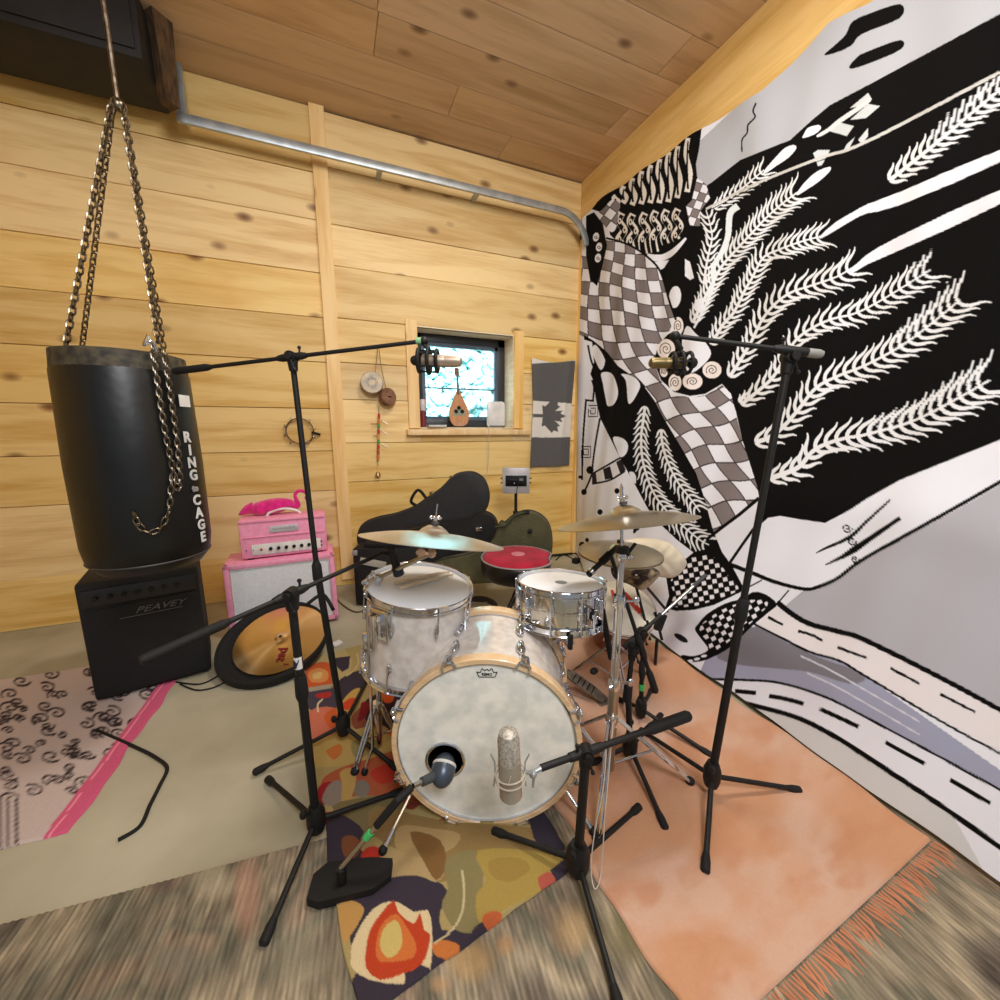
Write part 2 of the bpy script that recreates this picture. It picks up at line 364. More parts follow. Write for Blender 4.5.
# ================================================================ DYED CLOTHS (pattern drawn into a colour attribute of the cloth)
class Ras:
    def __init__(s, x0, y0, x1, y1, ss=2, col=(230,228,230)):
        s.x0, s.y0, s.ss = x0, y0, ss; s.w = int((x1-x0)*ss); s.h = int((y1-y0)*ss)
        s.a = np.empty((s.h, s.w, 3), np.float32); s.a[:] = lin(col)[:3]
    def mask(s, pts):
        P = (np.array(pts, float)-(s.x0, s.y0))*s.ss
        a = np.floor(P.min(0)).astype(int)-1; b = np.ceil(P.max(0)).astype(int)+2
        a = np.clip(a, 0, (s.w, s.h)); b = np.clip(b, 0, (s.w, s.h))
        if b[0] <= a[0] or b[1] <= a[1]: return None
        X = np.arange(a[0], b[0])+.5; Y = np.arange(a[1], b[1])+.5; M = np.zeros((len(Y), len(X)), bool)
        Qp = np.roll(P, -1, 0)
        for (p, q) in zip(P, Qp):
            if p[1] == q[1]: continue
            lo, hi = min(p[1], q[1]), max(p[1], q[1])
            i0 = np.searchsorted(Y, lo); i1 = np.searchsorted(Y, hi)
            if i1 <= i0: continue
            xc = p[0]+(Y[i0:i1]-p[1])*(q[0]-p[0])/(q[1]-p[1])
            M[i0:i1] ^= X[None, :] > xc[:, None]
        return (a, b, M)
    def poly(s, pts, col, smooth=0, clip=None):
        if smooth: pts = cr(pts, smooth, True)
        r = s.mask(pts)
        if r is None: return
        a, b, M = r
        if clip is not None: M = M & clip[a[1]:b[1], a[0]:b[0]]
        s.a[a[1]:b[1], a[0]:b[0]][M] = lin(col)[:3]
    def full(s, pts):
        m = np.zeros((s.h, s.w), bool); r = s.mask(pts)
        if r: m[r[0][1]:r[1][1], r[0][0]:r[1][0]] = r[2]
        return m
    def stroke(s, pts, w0, w1=None, col=(0,0,0), smooth=6, mid=None, clip=None):
        if w1 is None: w1 = w0
        if smooth and len(pts) > 2: pts = cr(pts, smooth)
        P = np.array(pts, float); d = np.gradient(P, axis=0); n = np.stack([-d[:, 1], d[:, 0]], 1); n /= (np.linalg.norm(n, axis=1, keepdims=True)+1e-9)
        t = np.linspace(0, 1, len(P))
        w = w0+(w1-w0)*t if mid is None else np.interp(t, [0, .5, 1], [w0, mid, w1])
        L_ = P+n*w[:, None]/2; R_ = P-n*w[:, None]/2
        for i in range(len(P)-1): s.poly([L_[i], L_[i+1], R_[i+1], R_[i]], col, clip=clip)
    def oval(s, c, rx, ry, col, rot=0, clip=None):
        a = np.linspace(0, 2*math.pi, 24, endpoint=False); x = rx*np.cos(a); y = ry*np.sin(a); k, q = math.cos(rot), math.sin(rot)
        s.poly(np.stack([c[0]+x*k-y*q, c[1]+x*q+y*k], 1), col, clip=clip)
    def spiral(s, c, r, col, w=1.0, turns=2.0, sq=1.0, ph=0):
        t = np.linspace(0, 1, 30); a = ph+turns*2*math.pi*t; rr = r*(1-t*.92)
        s.stroke(np.stack([c[0]+rr*np.cos(a), c[1]+rr*sq*np.sin(a)], 1), w, w*.8, col, smooth=0)
    def grid(s, clip, fn, cols, line=None, lw=.05):
        ys, xs = np.nonzero(clip); X = xs/s.ss+s.x0; Y = ys/s.ss+s.y0; u, v = fn(X, Y)
        k = (np.floor(u)+np.floor(v)).astype(int) % 2
        c = np.array([lin(q)[:3] for q in cols], np.float32)[k]
        if line is not None:
            e = (np.abs(u-np.round(u)) < lw) | (np.abs(v-np.round(v)) < lw); c[e] = lin(line)[:3]
        s.a[ys, xs] = c
    def sample(s, x, y):
        u = np.clip((x-s.x0)*s.ss-.5, 0, s.w-1.001); v = np.clip((y-s.y0)*s.ss-.5, 0, s.h-1.001)
        i = u.astype(int); j = v.astype(int); fu = (u-i)[:, None]; fv = (v-j)[:, None]; A = s.a
        return A[j, i]*(1-fu)*(1-fv)+A[j, i+1]*fu*(1-fv)+A[j+1, i]*(1-fu)*fv+A[j+1, i+1]*fu*fv
def cloth(name, m, X, Y, Z, rgb, parent=None):
    r, c = X.shape; n = r*c
    co = np.stack([X, Y, Z], 2).reshape(-1).astype(np.float32)
    i = np.arange(r-1)[:, None]*c+np.arange(c-1)[None, :]
    q = np.stack([i, i+1, i+c+1, i+c], 2).reshape(-1).astype(np.int32); nf = (r-1)*(c-1)
    me = bpy.data.meshes.new(name); me.vertices.add(n); me.vertices.foreach_set('co', co)
    me.loops.add(nf*4); me.loops.foreach_set('vertex_index', q); me.polygons.add(nf)
    me.polygons.foreach_set('loop_start', np.arange(nf, dtype=np.int32)*4)
    me.polygons.foreach_set('use_smooth', np.ones(nf, bool)); me.update(calc_edges=True)
    at = me.color_attributes.new('dye', 'FLOAT_COLOR', 'POINT')
    a = np.ones((n, 4), np.float32); a[:, :3] = rgb; at.data.foreach_set('color', a.ravel())
    me.materials.append(m); me.validate(); o = bpy.data.objects.new(name, me); C.objects.link(o); o.parent = parent; return o
W = (228,231,242); K = (9,8,9); G = (128,120,122)
T = Ras(575, -60, 1090, 900, 3, W)
# --- upper white cloth, its shade painted in as grey, and its edge marks
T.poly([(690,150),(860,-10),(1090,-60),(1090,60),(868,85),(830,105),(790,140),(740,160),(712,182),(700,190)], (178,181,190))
for pp in ([(868,14),(852,22),(846,34),(836,44),(824,55),(838,52),(852,45),(862,34),(900,18),(900,4)], [(900,40),(866,52),(856,58),(849,68),(862,66),(900,50)]): T.poly(pp, K, 4)
T.stroke([(756,103),(753,111),(755,117),(748,125),(747,133),(742,140),(742,152)], 1.8, 1.5, K)
BL = [(700,190),(712,182),(726,171),(740,160),(765,150),(790,140),(812,120),(830,105),(868,85),(1100,-40),(1100,400),(900,480),(868,498),(850,510),(825,523),(804,520),(780,516),(768,518),(760,525),(757,490),(742,439),(736,412),(730,393),(722,384),(705,394),(690,396),(674,392),(661,380),(655,365),(655,348),(663,337),(674,331),(676,319),(669,300),(660,283),(655,268),(640,262),(610,235),(606,214),(588,208),(604,190),(626,172),(646,156),(668,140),(690,122),(702,126),(699,150),(696,164),(697,175)]
T.poly(BL, K)
# trapezoids of the upper border
for pp in ([(829,131),(838,122),(854,126),(847,136)], [(850,120),(868,104),(880,106),(866,118)], [(813,153),(818,150),(830,150),(822,165),(818,166)], [(842,153),(847,144),(855,137),(848,151)], [(858,140),(868,128),(868,136),(862,144)], [(850,108),(868,93),(872,99),(862,106)]): T.poly(pp, (198,204,208))
T.poly([(804,134),(808,128),(818,125),(821,128),(815,134),(803,138)], W, 4)
T.poly([(817,135),(828,128),(840,118),(868,100),(868,104),(842,122),(830,131),(819,137)], (212,214,218), 3)
# --- feather plumes
def feather(st, L0, L1, step=7.5, w=3.4, bw=2.2, col=(226,229,234), ang=50, base=0, sides=(1,-1), tip=True, curl=.5):
    P = np.array(cr(st, 10)); d = np.diff(P, axis=0); s_ = np.concatenate([[0], np.cumsum(np.linalg.norm(d, axis=1))]); tot = s_[-1]
    T.stroke(P, w*1.15, w*.45, col, smooth=0)
    q = base; k = 0
    while q < tot-2:
        f = q/tot; x = np.interp(q, s_, P[:, 0]); y = np.interp(q, s_, P[:, 1])
        x2 = np.interp(q+2, s_, P[:, 0]); y2 = np.interp(q+2, s_, P[:, 1]); a = math.atan2(y2-y, x2-x) if q+2 < tot else a
        ln = (L0+(L1-L0)*f)*(.92+.16*((k*7) % 5)/4)
        for sd in sides:
            t = np.linspace(0, 1, 8); th = a+sd*np.radians(ang*(1.45-1.15*np.sin(t*math.pi*.95)+.25*t))
            dx = np.concatenate([[0], np.cumsum(np.cos(th[:-1]))])*ln/7; dy = np.concatenate([[0], np.cumsum(np.sin(th[:-1]))])*ln/7
            T.stroke(np.stack([x+dx, y+dy], 1), bw*1.25, bw*.4, col, smooth=0, mid=bw*1.15)
        q += step; k += 1
FC = (232,230,222)
# barbs point back towards the base (open end), stems run tip -> base so that they flare towards the quill
feather([(715,208),(728,198),(740,190),(752,180),(764,170)], 13, 17, 6.4, 2.4, 1.7)
T.poly([(764,171),(775,158),(785,148),(794,145),(796,149),(788,158),(776,166),(766,173)], W, 4)
feather([(693,322),(704,300),(712,284),(722,266),(736,250),(750,235),(766,218),(783,203),(798,192)], 15, 25, 6, 3, 1.9)
T.poly([(797,193),(806,181),(818,171),(830,167),(829,172),(818,182),(806,190),(798,195)], W, 4)
feather([(712,344),(722,326),(734,312),(744,292),(752,278),(763,258),(778,250),(800,242),(822,236)], 15, 23, 6.6, 3, 2)
T.poly([(820,236),(836,222),(855,211),(868,204),(900,192),(1000,150),(1000,162),(900,205),(868,213),(856,218),(836,230),(822,238)], W, 2)
feather([(730,376),(738,364),(751,342),(762,320),(776,303),(792,292),(810,286),(836,277),(852,268)], 17, 28, 9.2, 3.2, 2.5)
T.poly([(848,271),(860,261),(868,254),(900,236),(1000,190),(1000,204),(900,250),(868,264),(858,270),(850,274)], W, 2)
feather([(742,404),(758,391),(773,377),(786,356),(796,340),(812,328),(832,319),(856,313),(885,298),(930,270)], 16, 28, 9.6, 3.2, 2.6)
feather([(756,442),(768,438),(782,428),(798,410),(816,388),(838,376),(868,364),(910,340),(960,300)], 20, 34, 10.4, 4, 2.9)
feather([(771,478),(786,473),(800,466),(812,452),(826,444),(846,438),(868,434),(920,418),(990,380)], 20, 42, 11, 4.6, 3.3)
feather([(890,180),(940,140),(1000,90),(1060,50)], 20, 30, 10, 3.5, 3)
feather([(704,283),(706,268),(709,252),(712,238),(710,224),(706,210)], 15, 15, 7.4, 2.2, 1.8)
feather([(740,402),(744,398),(752,396)], 9, 9, 6, 2, 1.8)
T.stroke([(706,209),(760,182),(820,158),(868,141),(1000,72)], 2.2, 3.4, (196,196,194)); T.stroke([(707,211.5),(760,184.7),(820,160.7),(868,143.7),(1000,75)], .9, .9, K)
T.stroke([(738,206),(730,214),(728,236),(722,252),(714,266),(713,284),(708,300),(700,316),(694,328)], 7, 2, (220,228,234))
for (x, y, w_, h_, r_) in ((675,297,6,11,.1), (699,305,5,7,.3)): T.oval((x, y), w_, h_, W, r_)
T.poly([(685,259),(690,262),(694,278),(690,280),(685,276)], W)
T.poly([(682,342),(687,326),(696,334),(705,342),(711,354),(702,366),(690,373),(684,362)], W, 4)
for (x, y, rx, ry) in ((666,349,9,10), (678,326,5.5,9), (712,370,9.5,8.5), (692.5,381.5,10,8), (675,382.5,6.5,8.5), (664,371,4,6)):
    T.oval((x, y), rx, ry, (236,228,228)); T.spiral((x, y), min(rx, ry)*.72, K, .9, 1.9, ry/rx, 2.5)
# --- zebra wing under the corner
for i, (x, yt, yb) in enumerate(((622,213,244),(633,214,250),(645,213,254),(656,211,252),(667,210,244),(678,209,240))):
    pts = [(x, yt),(x-3, yt+8),(x+2, yt+17),(x-3, yt+26),(x-1, yb)]
    T.stroke(pts, 6.5, 8, (226,222,218)); T.stroke([(p[0], p[1]+2) for p in pts], 4.0, 5.2, K)
    for j, (a, b) in enumerate(pts[1:-1]): T.oval((a+.5, b), 1.8, 3.2, (220,214,208)); T.oval((a+.5, b), .8, 1.5, K)
for i, (x, yt, yb) in enumerate(((616,196,204),(624,186,203),(633,178,205),(642,171,204),(651,165,203),(660,159,203),(669,152,202),(678,146,198),(688,138,192))):
    T.stroke([(x, yt),(x-2, yt+(yb-yt)*.3),(x+2, yt+(yb-yt)*.65),(x-1, yb)], 4.5, 5.5, (226,222,218)); T.stroke([(x, yt+3),(x-1, (yt+yb)/2),(x, yb-3)], 1.4, 2.2, K)
T.stroke([(647,257),(660,258),(670,254),(679,246),(686,238)], 7, 2, W, mid=6); T.poly([(654,262),(669,260),(664,268),(660,270)], W)
T.poly([(686,206),(692,200),(697,178),(706,184),(710,198),(704,206),(700,212),(696,214),(700,226),(690,226)], W)
T.grid(T.full([(686,206),(692,200),(697,178),(706,184),(710,198),(704,206),(700,212),(700,226),(690,226)]), lambda x, y: ((x+y*.4)/8, (y-x*.3)/9), (W, G), K, .04)
T.grid(T.full(cr([(596,216),(604,208),(612,200),(620,204),(618,216),(616,228),(611,232),(603,224)], 4, True)), lambda x, y: ((x*.8+y*.6)/9, (y*.8-x*.6)/10), (W, G), K, .04)
# --- the big warped checker band
BAND = [(586,255),(592,238),(606,236),(627,243),(645,255),(660,271),(669,300),(675,318),(668,334),(658,345),(654,362),(660,380),(672,392),(690,398),(706,395),(722,385),(731,394),(742,439),(757,486),(759,497),(714,535),(705,503),(696,473),(681,448),(666,422),(654,400),(641,383),(618,366),(607,352),(594,342),(570,330),(570,258)]
cl = [(590,240),(610,275),(632,320),(655,362),(686,412),(710,450),(736,510),(744,536)]
CP = np.array(cr(cl, 12)); cs_ = np.concatenate([[0], np.cumsum(np.linalg.norm(np.diff(CP, axis=0), axis=1))])
def bandf(x, y):
    best = np.full(len(x), 1e9); s_ = np.zeros(len(x)); d_ = np.zeros(len(x))
    for i in range(len(CP)-1):
        a, b = CP[i], CP[i+1]; t = b-a; L2 = t@t; k = np.clip(((x-a[0])*t[0]+(y-a[1])*t[1])/L2, 0, 1)
        px = x-(a[0]+k*t[0]); py = y-(a[1]+k*t[1]); dd = px*px+py*py; m = dd < best
        best[m] = dd[m]; s_[m] = cs_[i]+k[m]*math.sqrt(L2); d_[m] = ((t[0]*py-t[1]*px)/math.sqrt(L2))[m]
    th = np.interp(s_, [0, 90, 170, 320], [.62, .55, .30, .12]); sc = np.interp(s_, [0, 110, 200, 330], [9.5, 13, 15, 17])
    d2 = d_+1.6*np.sin(s_/11.0); s2 = s_+1.8*np.sin(d_/9.0+1)
    return (s2*np.cos(th)+d2*np.sin(th))/sc+3.1, (d2*np.cos(th)-s2*np.sin(th))/(sc*.98)+40.3
T.grid(T.full(BAND), bandf, (W, G), (60,52,56), .035)
T.stroke([(606,238),(627,244),(645,255),(660,271),(669,300),(676,320)], 2.2, 2.2, K)
# --- black leg with two feathers, half moons
LEG = [(584,335),(594,341),(607,352),(618,366),(641,382),(654,400),(666,422),(681,447),(696,473),(705,500),(713,530),(722,552),(732,566),(745,590),(714,604),(694,609),(676,611),(665,608),(669,596),(666,577),(684,560),(694,553),(677,540),(660,524),(648,509),(634,483),(620,458),(600,418),(596,400),(593,380),(584,360)]
T.poly(LEG, K)
T.poly([(601,374),(603,384),(606,400),(608,406),(614,404),(618,394),(616,382),(612,374),(606,372)], W, 4)
T.poly([(621,374),(626,381),(628,402),(632,402),(638,392),(640,384),(632,376)], W, 3)
T.poly([(613,438),(619,437),(626,441),(628,448),(625,455),(620,457),(617,450)], W, 3)
T.poly([(629,473),(633,472),(636,477),(635,484)], W, 3); T.poly([(605,360),(596,345),(592,350),(596,362),(601,370)], W, 3)
feather([(645,407),(643,422),(641,440),(643,462),(650,485),(658,500),(668,512),(684,527),(700,540),(709,545)], 12, 22, 6.6, 2.4, 1.7)
feather([(661,430),(663,447),(669,465),(679,484),(690,498),(700,512)], 11, 19, 6.6, 2.4, 1.7)
# --- left column of small drawings
T.poly([(578,338),(592,342),(594,362),(590,375),(600,418),(594,424),(578,420)], W)
for st in ([(588,345),(591,360),(597,376),(600,395)], [(600,418),(596,440),(593,462),(592,476)], [(620,458),(606,466),(592,474)], [(625,471),(610,480),(592,484)], [(592,474),(588,484),(583,494)], [(585,400),(594,401)], [(592,380),(594,388),(593,400)], [(586,400),(583,440),(582,480)]): T.stroke(st, 2.0, 1.8, K)
for pp in ([(603,469),(610,466),(613,478),(605,480)], [(592,473),(596,473),(597,483),(592,485)], [(616,462),(621,459),(626,470),(620,473)]): T.poly(pp, (40,34,40))
for c in ((593,411),(586,452)):
    for q in (4.6, 2.4): T.stroke([(c[0]-q, c[1]-q*1.2),(c[0]+q, c[1]-q*1.2),(c[0]+q, c[1]+q*1.2),(c[0]-q, c[1]+q*1.2),(c[0]-q, c[1]-q*.4)], 1.1, 1.1, K, smooth=0)
for (x, y, r_) in ((617,491,2.6),(600,512,2.6),(590,470,3.6),(584,492,2.8),(582,545,3),(587,540,2),(637,528,2.5),(660,620,1.5),(580,477,1.6)): T.oval((x, y), r_, r_*1.1, K)
T.oval((636,528), 2, 6, K, .4); T.oval((681,638), 8, 2.9, (30,26,30), .55)
T.poly([(586,216),(594,212),(603,224),(607,246),(602,268),(597,286),(590,280),(586,255)], K)
for (x, y) in ((596,237),(599,247),(598,258)): T.oval((x, y), 3, 4.5, W, .2); T.spiral((x, y), 2.0, K, .8, 1.3)
# --- lower right robes, roads, lines
T.poly([(804,590),(835,578),(867,558),(960,508),(1090,434),(1090,760),(960,690),(867,641),(840,631),(810,623),(785,606)], (176,176,186))
T.poly([(756,625),(780,637),(810,652),(840,661),(867,677),(1000,770),(1090,860),(1090,840),(1000,790),(867,718),(825,697),(780,683),(744,680),(711,679),(700,672),(706,658),(732,646)], (158,162,186))
T.poly([(745,626),(780,639),(815,656),(850,668),(867,677),(850,684),(810,672),(770,668),(735,664),(716,654)], (124,122,132), 3)
T.stroke([(801,656),(830,670),(867,691),(920,722)], 1.6, 1.4, (206,208,222)); T.stroke([(807,673),(835,686),(867,704),(920,735)], 1.8, 1.4, (206,208,222))
T.poly([(732,700),(756,706),(798,718),(834,736),(867,757),(950,810),(1000,900),(700,900),(700,700)], (206,208,210))
T.poly([(711,679),(744,680),(780,683),(825,697),(867,718),(960,768),(1000,790),(1000,850),(950,815),(867,757),(834,736),(798,718),(756,706),(732,700)], W)
T.poly([(777,604),(810,623),(840,631),(867,641),(960,690),(1090,760),(1090,800),(960,730),(867,677),(840,661),(810,652),(780,637),(756,625)], (228,224,228))
T.stroke([(759,498),(740,514),(720,529),(706,540)], 3.6, 3.2, K, smooth=0); T.stroke([(757,524),(742,545),(729,564)], 3, 3, K, smooth=0)
T.stroke([(726,563),(750,572),(775,582),(804,589),(818,587),(838,578),(867,557),(960,505),(1090,430)], 4.4, 4, K, mid=3.4)
T.stroke([(714,604),(743,590),(762,580)], 1.6, 1.4, K); T.stroke([(777,604),(789,590)], 1.6, 1.4, K, smooth=0)
T.stroke([(777,602),(792,614),(810,624),(840,632),(867,641),(960,688),(1090,760)], 5.5, 5, K)
T.stroke([(754,624),(780,637),(810,652),(840,661),(867,677),(960,732),(1090,800)], 2.4, 2.4, K)
for st in ([(768,617),(783,625)], [(798,631),(812,635),(823,641)], [(837,647),(850,652),(867,658)], [(890,668),(920,684)], [(940,694),(975,712)]): T.stroke(st, 3, 2.4, K)
T.stroke([(701,677),(711,679),(744,680),(780,683),(825,697),(867,718),(960,768),(1090,840)], 2.4, 2.6, K)
T.stroke([(730,700),(756,706),(798,718),(834,736),(867,757),(950,812),(1060,890)], 4.6, 5.5, K)
for st in ([(735,691),(756,693)], [(769,696),(786,699),(804,704)], [(820,709),(840,718),(859,727)], [(885,742),(925,764)], [(950,780),(990,803)]): T.stroke(st, 4.4, 4.4, K, smooth=3)
T.stroke([(816,553),(826,548),(850,537),(866,522),(890,500)], 1, 2, K, mid=4, smooth=3); T.stroke([(825,565),(842,557),(855,549),(868,540),(900,518)], 1, 4, K, mid=7, smooth=3); T.stroke([(848,570),(858,564),(868,557),(900,540)], 1.5, 2, K)
for c, r_ in (((847,528),5),((852,541),4.4),((855,559),3.8)): T.spiral(c, r_, K, 1.6, 1.5, 1, 0)
# checkered slippers
T.poly([(666,577),(669,596),(665,608),(676,611),(694,610),(714,605),(743,591),(736,577),(729,569),(714,547),(694,552),(684,560)], K)
T.poly([(695,630),(698,624),(707,614),(724,604),(743,598),(753,592),(765,594),(777,604),(769,612),(750,628),(732,646),(711,658),(696,662),(681,660),(682,655),(694,656),(708,650),(702,640)], K, 3)
def chk(poly_, ox, oy, a, s1, s2):
    m = T.full(cr(poly_, 4, True)); ca, sa = math.cos(a), math.sin(a)
    ys, xs = np.nonzero(m); X = xs/T.ss+T.x0-ox; Y = ys/T.ss+T.y0-oy; u = (X*ca+Y*sa)/s1; v = (Y*ca-X*sa)/s2
    on = ((np.floor(u)+np.floor(v)) % 2 == 0) & (np.abs(u-np.floor(u)-.5) < .4) & (np.abs(v-np.floor(v)-.5) < .4)
    T.a[ys[on], xs[on]] = lin((232,230,238))[:3]
chk([(671,580),(674,594),(672,606),(694,606),(714,600),(738,590),(730,578),(712,556),(692,558),(686,565)], 667, 577, -.18, 5.4, 5.0)
chk([(700,632),(704,622),(726,608),(752,600),(768,603),(756,618),(736,636),(712,652),(708,642)], 700, 620, -.5, 5.8, 5.0)
for (x, y) in ((697,659),(704,656),(690,661)): T.oval((x, y), 3, 1.3, W, -.2)
for (x, y) in ((702,674),(716,686)): T.oval((x, y), 4, 2.6, K, .6)
# --- the cloth itself: hangs from the header beam, lower hem pulled into the room
xs_ = np.concatenate([np.linspace(583, 875, 640), np.linspace(877, 1300, 220)])
def top_z(Y): return np.interp(Y, [0, 1.36, 1.52, 1.85, 2.32, 3.0, 3.40, 3.62], [3.20, 3.26, 3.31, 3.24, 3.31, 3.36, 3.40, 3.36])
Ys = np.array([onx(x, 400, 2.30).y for x in xs_]); Ys = np.concatenate([np.linspace(3.62, Ys[10], 60)[:-1], Ys[10:]])
bx = np.interp(Ys, [-.6, .668, .913, 1.237, 1.863, 2.6, 3.2, 3.62], [1.75, 1.80, 1.83, 1.85, 1.90, 2.02, 2.24, 2.47])
nt_ = 900; t = np.linspace(0, 1, nt_)[:, None]
Yg = np.repeat(Ys[None, :], nt_, 0); tz = top_z(Ys)[None, :]
Zg = tz*(1-t)+.03
pull = np.where(t < .35, 0, (t-.35)/.65)**1.6
Xg = 2.405+(bx[None, :]-2.405)*pull
Xg += -.018*np.clip(t*3, 0, 1)*np.sin(Yg*9+1.3*np.sin(Zg*1.2))*(1-.6*t)-.012*np.clip((3.7-Yg), 0, 1)**0*np.sin(Yg*23+Zg*1.1)*np.clip(t*4, 0, 1)*(1-t*.8)
# slack swags near the hem and puckers at the top fixings
Xg += -.035*np.exp(-((Zg-.33)/.12)**2)*np.clip((Yg-.4)/1.0, 0, 1)*np.clip((3.0-Yg)/.8, 0, 1)
Xg += -.02*np.exp(-((Zg-(.8+.25*np.sin(Yg*1.7)))/.13)**2)*np.clip(2.2-Yg, 0, 1)
Xg += -.012*np.exp(-t*9)*(1+np.sin(Yg*14+t*8))
Xg = np.minimum(Xg, 2.45)
px, py = proj(Xg.ravel(), Yg.ravel(), Zg.ravel())
TM = vcol_mat('printed_cotton', .95, .15, 500, 0, spec=.15)
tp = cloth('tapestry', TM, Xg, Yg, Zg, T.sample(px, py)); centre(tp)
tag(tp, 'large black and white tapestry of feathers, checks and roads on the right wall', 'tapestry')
# ================================================================ RUGS
def rug_frame(p0, p1, p2):
    o = Vector(p0); u = Vector(p1)-o; v = Vector(p2)-o; v = v-u*(v.dot(u)/u.length_squared); return o, u, v
def flat_rug(name, R, m, corner, U, V, z, th, nu, nv, wave=.0):
    a = np.linspace(0, 1, nu)[None, :]; b = np.linspace(0, 1, nv)[:, None]
    wob = .006*np.sin(b*17)+.004*np.sin(b*41+2); wob2 = .002*np.sin(a*15+1)+.0012*np.sin(a*37)
    A = a+wob*(np.abs(a-.5)*2)**6*np.sign(a-.5)/U.length*.9; B = b+wob2*(np.abs(b-.5)*2)**6*np.sign(b-.5)/V.length*.9
    X = corner.x+A*U.x+B*V.x; Y = corner.y+A*U.y+B*V.y; Z = z+th+wave*(np.sin(X*7+Y*3)*np.sin(Y*9-X*2)+.5*np.sin(X*19-Y*11))*np.clip(8*np.minimum(np.minimum(a, 1-a), np.minimum(b, 1-b)), 0, 1)
    Z = np.maximum(Z, z+th*.5)
    # turn the border down to the floor so the rug has thickness
    Z = Z+0*X; Z[0, :] = Z[-1, :] = z; Z[:, 0] = z; Z[:, -1] = z
    px, py = proj(X.ravel(), Y.ravel(), np.full(X.size, z+th)); return cloth(name, m, X, Y, Z, R.sample(px, py))
# floral wool rug
R = Ras(230, 560, 700, 1120, 2, (176,156,104))
NV = (62,54,66); TAN = (184,158,104); OL = (146,136,92); BR = (150,112,62); CRM = (222,200,150); OR = (206,96,50); RED = (178,52,44); PK = (206,116,92); GR = (140,132,122); GOLD = (196,160,84)
rr = np.random.RandomState(9)
for k in range(60):
    x_, y_ = rr.uniform(380, 640), rr.uniform(600, 860); R.poly([(x_+rr.uniform(6, 20)*math.cos(q), y_+rr.uniform(5, 13)*math.sin(q)) for q in np.linspace(0, 5.5, 7)], (NV, (150,84,58), (62,46,58), OR, TAN, (130,60,44))[rr.randint(6)], 3)
R.poly([(303,640),(345,650),(352,660),(350,676),(330,690),(306,700),(290,700)], (190,170,120))
P_ = R.poly
P_([(305,672),(314,664),(326,662),(332,668),(332,684),(320,686),(306,690)], OR, 4); P_([(308,673),(318,668),(328,672),(326,681),(312,682)], (222,150,90), 4); P_([(313,674),(322,672),(321,678),(314,679)], (224,190,120), 4)
P_([(335,658),(350,656),(349,668),(342,672),(336,666)], NV); P_([(335,686),(345,676),(362,670),(372,676),(360,690),(348,702),(340,708),(333,704)], NV, 3)
P_([(304,690),(332,686),(336,704),(334,712),(320,712),(308,708)], (74,66,80), 3); P_([(316,694),(330,692),(330,697),(318,698)], RED, 3); P_([(306,688),(330,684),(332,688),(308,692)], (170,160,140))
P_([(340,706),(350,692),(360,688),(358,698),(350,708),(344,716)], GOLD, 3); P_([(341,706),(350,698),(356,700),(348,710)], (200,70,36), 3)
P_([(308,712),(335,708),(336,730),(322,742),(310,740)], PK, 3); P_([(324,716),(336,708),(336,724),(330,728)], OR, 3)
P_([(352,716),(372,700),(376,716),(372,732),(356,730)], (150,84,58), 4); P_([(366,700),(398,690),(398,730),(380,724),(366,720)], (66,46,60), 4)
P_([(362,702),(370,704),(366,716),(358,722),(360,710)], (140,36,44), 3); P_([(378,676),(394,672),(396,692),(384,700),(378,690)], GOLD, 3); P_([(382,690),(394,692),(392,702),(384,702)], (206,90,40), 3)
R.stroke([(357,653),(358,664),(352,672),(346,676)], 1.5, 1.2, (206,186,136)); R.stroke([(318,712),(318,704),(323,699)], 2, 1.4, (222,206,170)); R.stroke([(368,726),(372,720),(377,719)], 1.3, 1, (206,186,136))
P_([(306,742),(336,734),(370,726),(400,740),(400,760),(340,766),(312,768)], (196,166,98)); P_([(330,748),(340,744),(342,752),(334,760),(326,752)], (208,122,60), 3)
P_([(352,742),(372,738),(380,748),(366,756),(354,756)], (158,142,92), 4); P_([(340,768),(372,758),(400,752),(400,790),(330,796),(322,780)], (176,92,60), 3)
P_([(318,788),(326,782),(334,784),(332,800),(320,806),(318,798)], (160,40,48), 3)
P_([(328,786),(338,780),(344,788),(342,800),(330,806),(322,800)], (146,134,122), 4); P_([(354,784),(364,780),(370,788),(366,796),(356,796)], (132,124,112), 4); P_([(340,772),(352,768),(356,780),(350,800),(342,800),(342,784)], (192,158,92), 4)
P_([(372,770),(396,762),(398,776),(384,784),(374,780)], (190,60,44), 4)
P_([(332,806),(372,796),(400,796),(400,820),(372,838),(352,830)], (128,116,78), 3); P_([(376,806),(440,820),(560,830),(575,845),(540,862),(440,882),(420,860),(390,846),(370,830)], (150,124,78), 3)
P_([(320,816),(332,812),(340,820),(336,830),(322,836)], (150,40,48), 3); P_([(322,828),(336,814),(352,820),(364,832),(358,846),(368,858),(362,874),(374,880),(400,874),(424,876),(442,884),(448,896),(440,912),(442,930),(460,928),(484,922),(500,934),(440,990),(420,1060),(345,1060),(352,980),(366,962),(354,950),(350,936),(362,914),(340,906),(330,890),(324,870),(318,846)], NV, 2)
P_([(342,838),(354,836),(362,846),(354,858),(344,856)], (130,80,52), 3); P_([(362,852),(374,846),(388,854),(386,866),(372,870),(362,864)], (190,56,42), 3)
